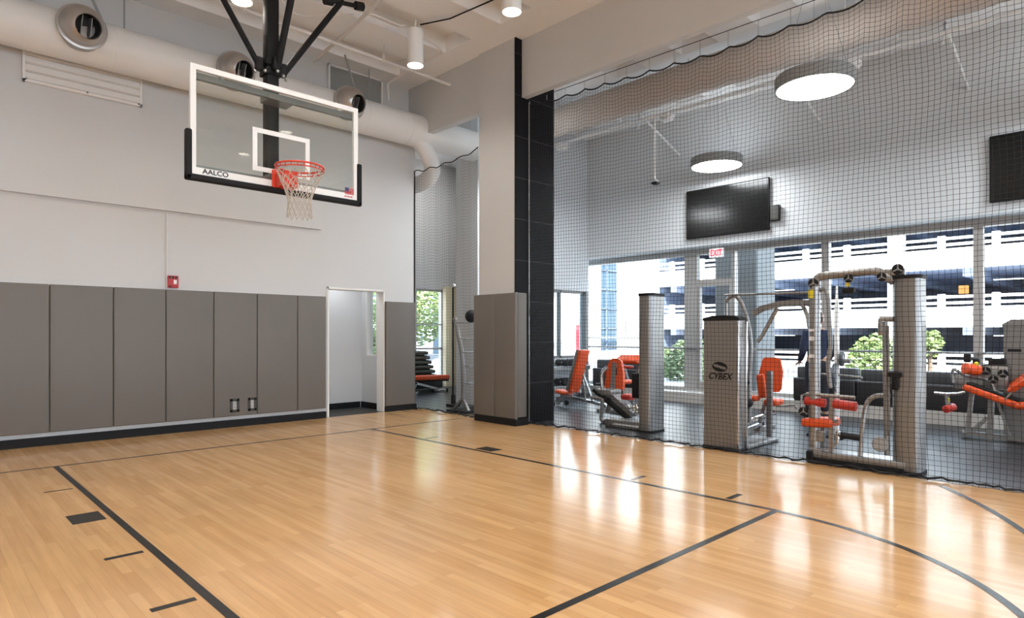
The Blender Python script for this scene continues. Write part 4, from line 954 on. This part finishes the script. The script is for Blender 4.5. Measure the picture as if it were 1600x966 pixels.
# ---- ball rack in the gap beside the column
t = thing('ball_rack', 'grey curved stand with thin rungs behind the side net, beside the column', 'ball rack', (7.3, 8.7, 0))
for x in (7.15, 7.72):
    MB().tube(smooth([(x, 8.87, 1.67), (x, 8.80, 1.42), (x, 8.70, 1.12), (x, 8.655, .80), (x, 8.64, .5), (x, 8.645, .22)], 5), [.042] * 26, 10).build('upright', M['steelgrey'], t)
    MB().bar((x, 8.645, .24), (x, 8.92, .03), .05, .04).bar((x, 8.645, .24), (x, 8.50, .03), .05, .04).build('foot', M['steelgrey'], t)
for k, (z, y) in enumerate(((1.585, 8.83), (1.30, 8.74), (1.06, 8.69), (.815, 8.66), (.51, 8.64))):
    MB().tube([(7.15, y, z), (7.72, y, z)], .013, 8).tube([(7.15, y - .02, z), (7.17, y - .14, z - .01), (7.70, y - .14, z - .01), (7.72, y - .02, z)], .010, 8).build('rung', M['steelgrey'], t)
MB().rbox(7.04, 7.85, 8.44, 9.0, 0, .03, .01, 1).build('base_plate', M['black'], t)
tag(MB().ball((7.40, 8.72, 1.70), .115, n=24, m=14).build('medicine_ball', M['blackrub'], None), 'black medicine ball on the top rung of the curved stand', 'ball')

# ---- net post in the gap
t = thing('net_post', 'slim black post with a round silver knob seen through the side net', 'post', (7.58, 9.49, 0))
MB().tube([(7.58, 9.47, .05), (7.58, 9.47, 2.30)], .018, 10).build('pole', M['black'], t)
MB().ball((7.60, 9.46, 2.30), .045).build('knob', M['chrome'], t)
MB().rbox(7.48, 7.68, 9.37, 9.57, 0, .05, .015, 2).rbox(7.55, 7.62, 9.43, 9.5, .05, .22, .01, 2).build('base', M['black'], t)

# ---- flat bench and stacked pads in the alcove
t = thing('flat_bench', 'flat orange bench with chrome feet seen through the side net', 'gym bench', (9.0, 12.1, 0))
A2 = frame_m((8.98, 12.1, .355), (1, 0, -.02), (0, 1, 0))
MB().rbox(-.58, .50, -.15, .15, -.05, .055, .03, 3, A2).build('cushion', M['orange'], t)
MB().rbox(-.56, .48, -.13, .13, -.085, -.048, .006, 1, A2).build('cushion_board', M['black'], t)
MB().bar((8.45, 12.1, .27), (9.30, 12.1, .06), .05, .05).bar((9.30, 11.9, .045), (9.30, 12.3, .045), .05, .05).bar((8.5, 11.9, .045), (8.5, 12.3, .045), .05, .05).bar((8.5, 12.1, .05), (8.6, 12.1, .28), .05, .05).bar((9.02, 12.05, .05), (9.3, 12.05, .06), .04, .04).build('frame', M['chrome'], t)
w_ = MB()
for x, y in ((9.36, 11.92), (9.36, 12.28), (9.02, 12.0)): w_.lathe([(.03, 0), (.045, .008), (.045, .03), (.03, .038)], axis_m((x, y, .045), (0, 1, 0)), 14)
each(w_, 'wheel', M['black'], t)
sl = ['lowest', 'second lowest', 'third lowest', 'third highest', 'second highest', 'topmost']
for k in range(6):
    z = .30 + .115 * k; xs = 9.60 - .055 * k
    t = thing('exercise_step', 'dark olive exercise step, %s in the stack by the window' % sl[k], 'exercise step', (9.1, 12.8, z), 0, 'stack of dark exercise steps')
    MB().rbox(8.5, xs, 12.6, 13.0, z, z + .085, .03, 3).build('platform', M['olive'], t)
    MB().rbox(8.55, xs - .06, 12.65, 12.95, z + .084, z + .098, .006, 1).rbox(8.6, xs - .1, 12.63, 12.97, z - .014, z + .002, .005, 1).build('grip_mat', M['blackrub'], t)
t = thing('low_cabinet', 'low black bench holding the stack of dark exercise steps', 'bench', (9.1, 12.8, 0))
MB().rbox(8.4, 9.72, 12.55, 13.05, .05, .284, .015, 2).build('body', M['blackvinyl'], t)
l_ = MB()
for x in (8.5, 9.6):
    for y in (12.62, 12.98): l_.box(x - .03, x + .03, y - .03, y + .03, 0, .06)
each(l_, 'foot', M['steelgrey'], t)

# ================================================================== PERSON BY THE WINDOW
def skin_mesh(verts, edges, radii, root, sub=2):
    me = bpy.data.meshes.new('body_cage'); me.from_pydata(verts, edges, [])
    o = bpy.data.objects.new('body_cage', me); C.objects.link(o)
    md = o.modifiers.new('s', 'SKIN'); md.use_smooth_shade = True
    for i, r in enumerate(radii):
        d = me.skin_vertices[0].data[i]; d.radius = r if isinstance(r, tuple) else (r, r); d.use_root = (i == root)
    sb = o.modifiers.new('u', 'SUBSURF'); sb.levels = sub; sb.render_levels = sub
    bpy.context.view_layer.update()
    me2 = bpy.data.meshes.new_from_object(o.evaluated_get(bpy.context.evaluated_depsgraph_get()))
    mb = MB(); mb.add([v.co[:] for v in me2.vertices], [tuple(p.vertices) for p in me2.polygons])
    bpy.data.objects.remove(o); bpy.data.meshes.remove(me); bpy.data.meshes.remove(me2)
    return mb
PX_, PY_ = 10.72, 3.96
pr = thing('person', 'person in dark navy clothes standing by the window behind the silver post', 'person', (PX_, PY_, 0), math.radians(128))
# local frame: faces -y; metres, then placed
V = []; E_ = []; R = []
def jv(p, r, par=None):
    V.append(p); R.append(r)
    if par is not None: E_.append((par, len(V) - 1))
    return len(V) - 1
pel = jv((0, 0, .93), (.155, .11)); wa = jv((0, -.005, 1.08), (.135, .10), pel); ch = jv((0, -.005, 1.28), (.165, .115), wa)
ct = jv((0, .01, 1.40), (.12, .09), ch); nk = jv((0, .0, 1.48), (.055, .055), ct); hd0 = jv((0, -.012, 1.545), (.062, .07), nk)
for s in (-1, 1):
    sh_ = jv((s * .165, .01, 1.385), (.062, .062), ct); el = jv((s * .225, .03, 1.10), (.043, .043), sh_)
    wr_ = jv((s * .215, -.17, .93), (.027, .030), el); pm = jv((s * .205, -.245, .90), (.020, .036), wr_); 
    hp = jv((s * .095, 0, .86), (.095, .095), pel); kn = jv((s * .11, -.015, .49), (.058, .062), hp); an = jv((s * .115, .02, .09), (.038, .042), kn)
    jv((s * .125, -.10, .045), (.036, .03), an)
bmb = skin_mesh(V, E_, R, pel)
# head
hp_ = MB()
prof = []
for i in range(13):
    a = PI * i / 12; prof.append((max(.001, math.sin(a)) * (.074 if i > 5 else .080), -math.cos(a) * .118))
bmb.lathe(prof, Matrix.Translation((-.035, -.018, 1.64)) @ Matrix.Diagonal((1, 1.22, 1, 1)), 22)
bmb.ball((0, -.118, 1.625), .016, (.8, 1.1, 1.5), 10, 8).ball((-.077, .0, 1.635), .022, (.4, .8, 1.3), 10, 8).ball((.077, .0, 1.635), .022, (.4, .8, 1.3), 10, 8).ball((0, -.085, 1.55), .03, (1.1, .9, .7), 10, 8)
for s in (-1, 1):
    for k, L in enumerate((.068, .078, .072, .056)):
        x = s * (.205 + (.030 - .020 * k) * 1.0); b0 = Vector((x, -.27, .90)); 
        bmb.tube([b0, b0 + Vector((0, -L * .45, -.012)), b0 + Vector((0, -L * .75, -.032)), b0 + Vector((0, -L * .85, -.055))], [.0095, .009, .008, .006], 8)
    bmb.tube([(s * .178, -.20, .905), (s * .155, -.235, .895), (s * .150, -.265, .882)], [.012, .010, .007], 8)
bmb.build('body', M['skin'], pr, world=False)
# clothes as slightly larger skins
V = []; E_ = []; R = []
pel = jv((0, 0, .90), (.172, .128)); wa = jv((0, -.005, 1.08), (.155, .12), pel); ch = jv((0, -.005, 1.28), (.182, .13), wa); ct = jv((0, .012, 1.395), (.135, .10), ch); jv((0, .006, 1.452), (.07, .066), ct)
for s in (-1, 1):
    sh_ = jv((s * .168, .012, 1.385), (.08, .08), ct); el = jv((s * .225, .03, 1.10), (.062, .062), sh_); jv((s * .217, -.14, .95), (.046, .048), el)
skin_mesh(V, E_, R, pel).build('shirt', M['navy'], pr, world=False)
V = []; E_ = []; R = []
pel = jv((0, 0, .93), (.165, .122)); jv((0, 0, 1.0), (.158, .12), pel)
for s in (-1, 1):
    hp = jv((s * .095, 0, .84), (.108, .108), pel); kn = jv((s * .11, -.012, .49), (.08, .084), hp); jv((s * .115, .018, .10), (.062, .068), kn)
skin_mesh(V, E_, R, pel).build('trousers', M['darkcloth'], pr, world=False)
for s in (-1, 1): MB().rbox(s * .12 - .05, s * .12 + .05, -.17, .085, 0, .085, .035, 3).build('shoe', M['black'], pr, world=False)
hm = MB(); prof = []
for i in range(9):
    a = PI * .5 * i / 8; prof.append((max(.001, math.cos(a)) * .086, math.sin(a) * .108))
hm.lathe(prof, Matrix.Translation((0, -.004, 1.665)) @ Matrix.Rotation(.28, 4, 'X') @ Matrix.Diagonal((1, 1.22, 1, 1)), 22)
hm.ball((0, .05, 1.62), .075, (1.02, .75, 1.1), 16, 10)
hm.build('hair', M['hair'], pr, world=False)
ey = MB()
for s in (-1, 1): ey.ball((s * .030, -.100, 1.65), .010, (1.2, .6, .8), 10, 8)
ey.build('eyes', M['eyes'], pr, world=False)
MB().ball((0, -.104, 1.583), .02, (1.1, .4, .35), 10, 8).build('mouth', M['red'], pr, world=False)
# ================================================================== OUTSIDE
struct(MB().box(11.6, 30, -40, 60, -.35, -.15).box(8, 11.6, 9.8, 60, -.35, -.15).box(-10, 8, 13.5, 60, -.35, -.15).box(-40, -6.2, -40, 60, -.35, -.15).box(-6.2, 11.6, -40, -7.2, -.35, -.15), 'ground', M['pave'])
struct(MB().box(22, 29, -40, 60, -.16, -.148), 'road', M['asphalt'])
struct(MB().box(30, 60, -40, 60, -.6, -.16), 'ground_far', M['pave'])
t = thing('exterior_column', 'square grey concrete column standing outside the glass door', 'column', (13.3, 6.3, -.15))
MB().rbox(12.95, 13.85, 6.0, 6.95, -.15, 7, .02, 1).build('shaft', M['greyconc'], t)
MB().box(12.9, 13.9, 5.95, 7.0, -.15, .1).build('plinth', M['greyconc'], t)

GX = 34.0
g = thing('parking_garage', 'bright white multi level parking garage with open decks across the street', 'building', (GX, 5, -.2))
lev = [1.70 + 2.64 * k for k in range(-1, 4)]
for z in lev:
    MB().box(GX, GX + .35, -32, 22.2, z, z + .92).build('parapet', M['concrete'], g)
    r_ = MB()
    for zz in (1.10, 1.38): r_.box(GX + .05, GX + .17, -32, 22.2, z + zz - .06, z + zz + .06)
    r_.build('railing', M['concrete'], g)
    p_ = MB()
    for k in range(27): p_.box(GX - .02, GX + .2, -31 + 2.0 * k, -30.72 + 2.0 * k, z + .9, z + 1.5)
    p_.build('rail_post', M['concrete'], g)
    MB().box(GX + .35, GX + 16, -32, 22.2, z + .05, z + .35).build('deck', M['deckconc'], g)
    b_ = MB()
    for k in range(18): b_.box(GX + .36, GX + 16, -30 + 3 * k, -29.6 + 3 * k, z - .35, z + .05)
    b_.build('deck_beam', M['deckconc'], g)
for y in (8.98, -8.5, -26): MB().box(GX - .12, GX + .5, y - .3, y + .3, -.6, 14).build('pillar', M['concrete'], g)
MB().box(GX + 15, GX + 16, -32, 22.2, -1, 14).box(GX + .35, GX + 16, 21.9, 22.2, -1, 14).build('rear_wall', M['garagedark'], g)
l_ = MB()
for z in lev[1:]:
    for y in (-12, -5, 2.2, 4.6, 9, 15): l_.rbox(GX + 3, GX + 3.3, y, y + 1.1, z - .40, z - .36, .01, 1)
l_.build('deck_lamp', M['garlamp'], g)
MB().rbox(GX - .06, GX - .02, 6.1, 6.48, 3.18, 3.55, .02, 1).build('amber_sign', M['amber'], g)

s_ = thing('stair_tower', 'white stair tower with a tall blue glass strip left of the garage', 'building', (29, 22, -.2))
MB().box(25.5, 28.15, 22, 22.6, -.6, 14).box(29.95, 33.9, 22, 29, -.6, 14).box(28.15, 29.95, 22, 29, -.6, .45).box(28.15, 29.95, 23, 29, .45, 14).build('tower_wall', M['concrete'], s_)
MB().box(28.15, 29.95, 22.25, 22.3, .45, 14).build('glass_strip', M['blueglass'], s_)
f = MB()
for k in range(12): f.box(28.15, 29.95, 22.18, 22.26, .6 + 1.1 * k, .66 + 1.1 * k)
f.box(28.9, 28.98, 22.18, 22.26, .45, 14)
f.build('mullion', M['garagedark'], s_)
MB().box(27.0, 33.9, 21.92, 22.0, 1.15, 1.25).box(30.4, 30.46, 21.9, 22, 1.2, 2.2).build('ledge', M['greyconc'], s_)
tag(MB().rbox(25.85, 26.08, 21.80, 21.88, -.3, 1.9, .01, 1).build('street_banner', M['banner'], None), 'tall red banner standing outside the far corner window', 'banner')
o_ = thing('office_block', 'blue glazed office block seen through the far corner window', 'building', (36, 33, -.2))
MB().box(30, 43, 33, 40, -.6, 18).build('curtain_wall', M['blueglass'], o_)
f = MB()
for k in range(8): f.box(30, 43, 32.9, 33.02, .8 + 2.2 * k, 1.0 + 2.2 * k)
for k in range(7): f.box(30 + 1.8 * k, 30.1 + 1.8 * k, 32.9, 33.02, -.6, 18)
f.build('mullion', M['white'], o_)
o_ = thing('glass_building', 'pale blue glass building seen through the side net and alcove window', 'building', (16, 30, -.2))
MB().box(9, 19.6, 27, 34, -.6, 16).build('curtain_wall', M['blueglass'], o_)
f = MB()
for k in range(9): f.box(9, 19.6, 26.85, 27.02, .5 + 1.5 * k, .75 + 1.5 * k)
for k in range(8): f.box(9.4 + 1.4 * k, 9.55 + 1.4 * k, 26.9, 27.02, -.6, 16)
f.box(15.5, 19.6, 26.9, 27.1, 1.6, 3.2)
f.build('spandrel', M['concrete'], o_)

def tree(label, x, y, h, cr, zc, n, m, seed, loc_z=-.15):
    rnd = random.Random(seed)
    t = thing('street_tree', label, 'tree', (x, y, loc_z), 0, 'street trees outside the windows')
    tr = MB().tube([(x, y, loc_z), (x + .04, y, zc * .5), (x, y + .05, zc)], [.07, .055, .03], 8)
    for k in range(6):
        a = rnd.uniform(0, 2 * PI); tr.tube([(x, y, zc * rnd.uniform(.4, .8)), (x + cr * .6 * math.cos(a), y + cr * .6 * math.sin(a), zc + cr * rnd.uniform(-.1, .5))], [.025, .01], 6)
    tr.build('trunk', M['bark'], t)
    lf = MB()
    for k in range(n):
        while True:
            p = Vector((rnd.uniform(-1, 1), rnd.uniform(-1, 1), rnd.uniform(-1, 1)))
            if .35 < p.length < 1: break
        q = Vector((x, y, zc)) + Vector((p.x * cr, p.y * cr, p.z * h))
        A = axis_m(q, (rnd.uniform(-1, 1), rnd.uniform(-1, 1), rnd.uniform(-.2, 1)))
        s = rnd.uniform(.05, .11)
        lf.add([(-s, 0, 0), (0, -s * .5, s * .15), (s, 0, 0), (0, s * .5, s * .15)], [(0, 1, 2, 3)], A)
    lf.build('foliage', M[m], t, ang=3.2)
tree('bright green street tree seen beside the tall cable tower', 20, 5.75, .95, .80, .45, 1800, 'leaf', 1)
tree('small bright tree right of the tall cable tower', 20, 4.46, .38, .30, 1.12, 420, 'leaf', 2)
tree('leafy green tree outside the glass door, left of the logo tower', 19, 11.0, 1.0, .95, .30, 2600, 'leaf2', 3)
tree('green shrub outside the window beside the free standing tower', 20, 13.0, .8, .75, .2, 2000, 'leaf2', 4)
tree('bright green tree seen through the side net and alcove window', 12.5, 17.9, 1.4, 1.35, 2.3, 3400, 'leaf', 5)
tree('small green tree outside the alcove, seen through the doorway window', 10.2, 16.6, .9, .75, 1.5, 1200, 'leaf', 6)

# ================================================================== LIGHT
W = bpy.data.worlds.new('World'); bpy.context.scene.world = W; W.use_nodes = True
bg = W.node_tree.nodes['Background']; bg.inputs['Color'].default_value = (0.74, 0.86, 1.0, 1); bg.inputs['Strength'].default_value = 8.5
def light(name, typ, loc, energy, col, rot=(0, 0, 0), **kw):
    l = bpy.data.lights.new(name, typ); l.energy = energy; l.color = col
    for k, v in kw.items(): setattr(l, k, v)
    o = bpy.data.objects.new(name, l); o.location = loc; o.rotation_euler = rot; C.objects.link(o); return o
sd = Vector((-.50, -.55, .67)).normalized()
s = light('sun', 'SUN', (0, 0, 30), 26.0, (1.0, .95, .88)); s.data.angle = .01
s.rotation_euler = sd.to_track_quat('Z', 'Y').to_euler()
for i, (x, y) in enumerate(spots):
    light('downlight_lamp', 'SPOT', (x, y, 5.195), 90, (1.0, .925, .83), spot_size=math.radians(150), spot_blend=.7, shadow_soft_size=.10)
for x, y, _ in DL:  # upward fill added above the discs to brighten the gym ceiling
    light('ceiling_fill_light', 'AREA', (x, y, 4.575), 9, (.90, .96, 1.0), (PI, 0, 0), shape='DISK', size=.8)
for x, y, _ in DL:
    light('panel_lamp', 'AREA', (x, y, 4.395), 75, (.90, .96, 1.0), shape='DISK', size=.94)
light('entry_fill', 'AREA', (5.6, 10.25, 2.6), 9, (.92, .97, 1.0), shape='DISK', size=.4)  # fill light added in the vestibule, no fixture
light('alcove_fill', 'AREA', (8.8, 11.6, 5.8), 70, (1.0, .98, .95), shape='DISK', size=.8)  # added fill for the alcove, without a fixture

# ================================================================== CAMERA
cam = bpy.data.cameras.new('Camera'); co = bpy.data.objects.new('Camera', cam); C.objects.link(co)
co.location = (0, 0, 1.37); co.rotation_euler = (PI / 2, 0, math.radians(-44.0))
cam.sensor_width = 36; cam.lens = 36 * 989 / 1600; cam.shift_y = 40 / 1600; cam.clip_start = .05; cam.clip_end = 300
sc = bpy.context.scene; sc.camera = co
sc.view_settings.view_transform = 'Standard'; sc.view_settings.look = 'None'; sc.view_settings.gamma = 1; sc.view_settings.use_curve_mapping = False
sc.view_settings.exposure = -0.2
sc.cycles.max_bounces = 8; sc.cycles.transparent_max_bounces = 24; sc.cycles.diffuse_bounces = 5; sc.cycles.glossy_bounces = 4
sc.cycles.use_denoising = True
sc.cycles.sample_clamp_indirect = 8
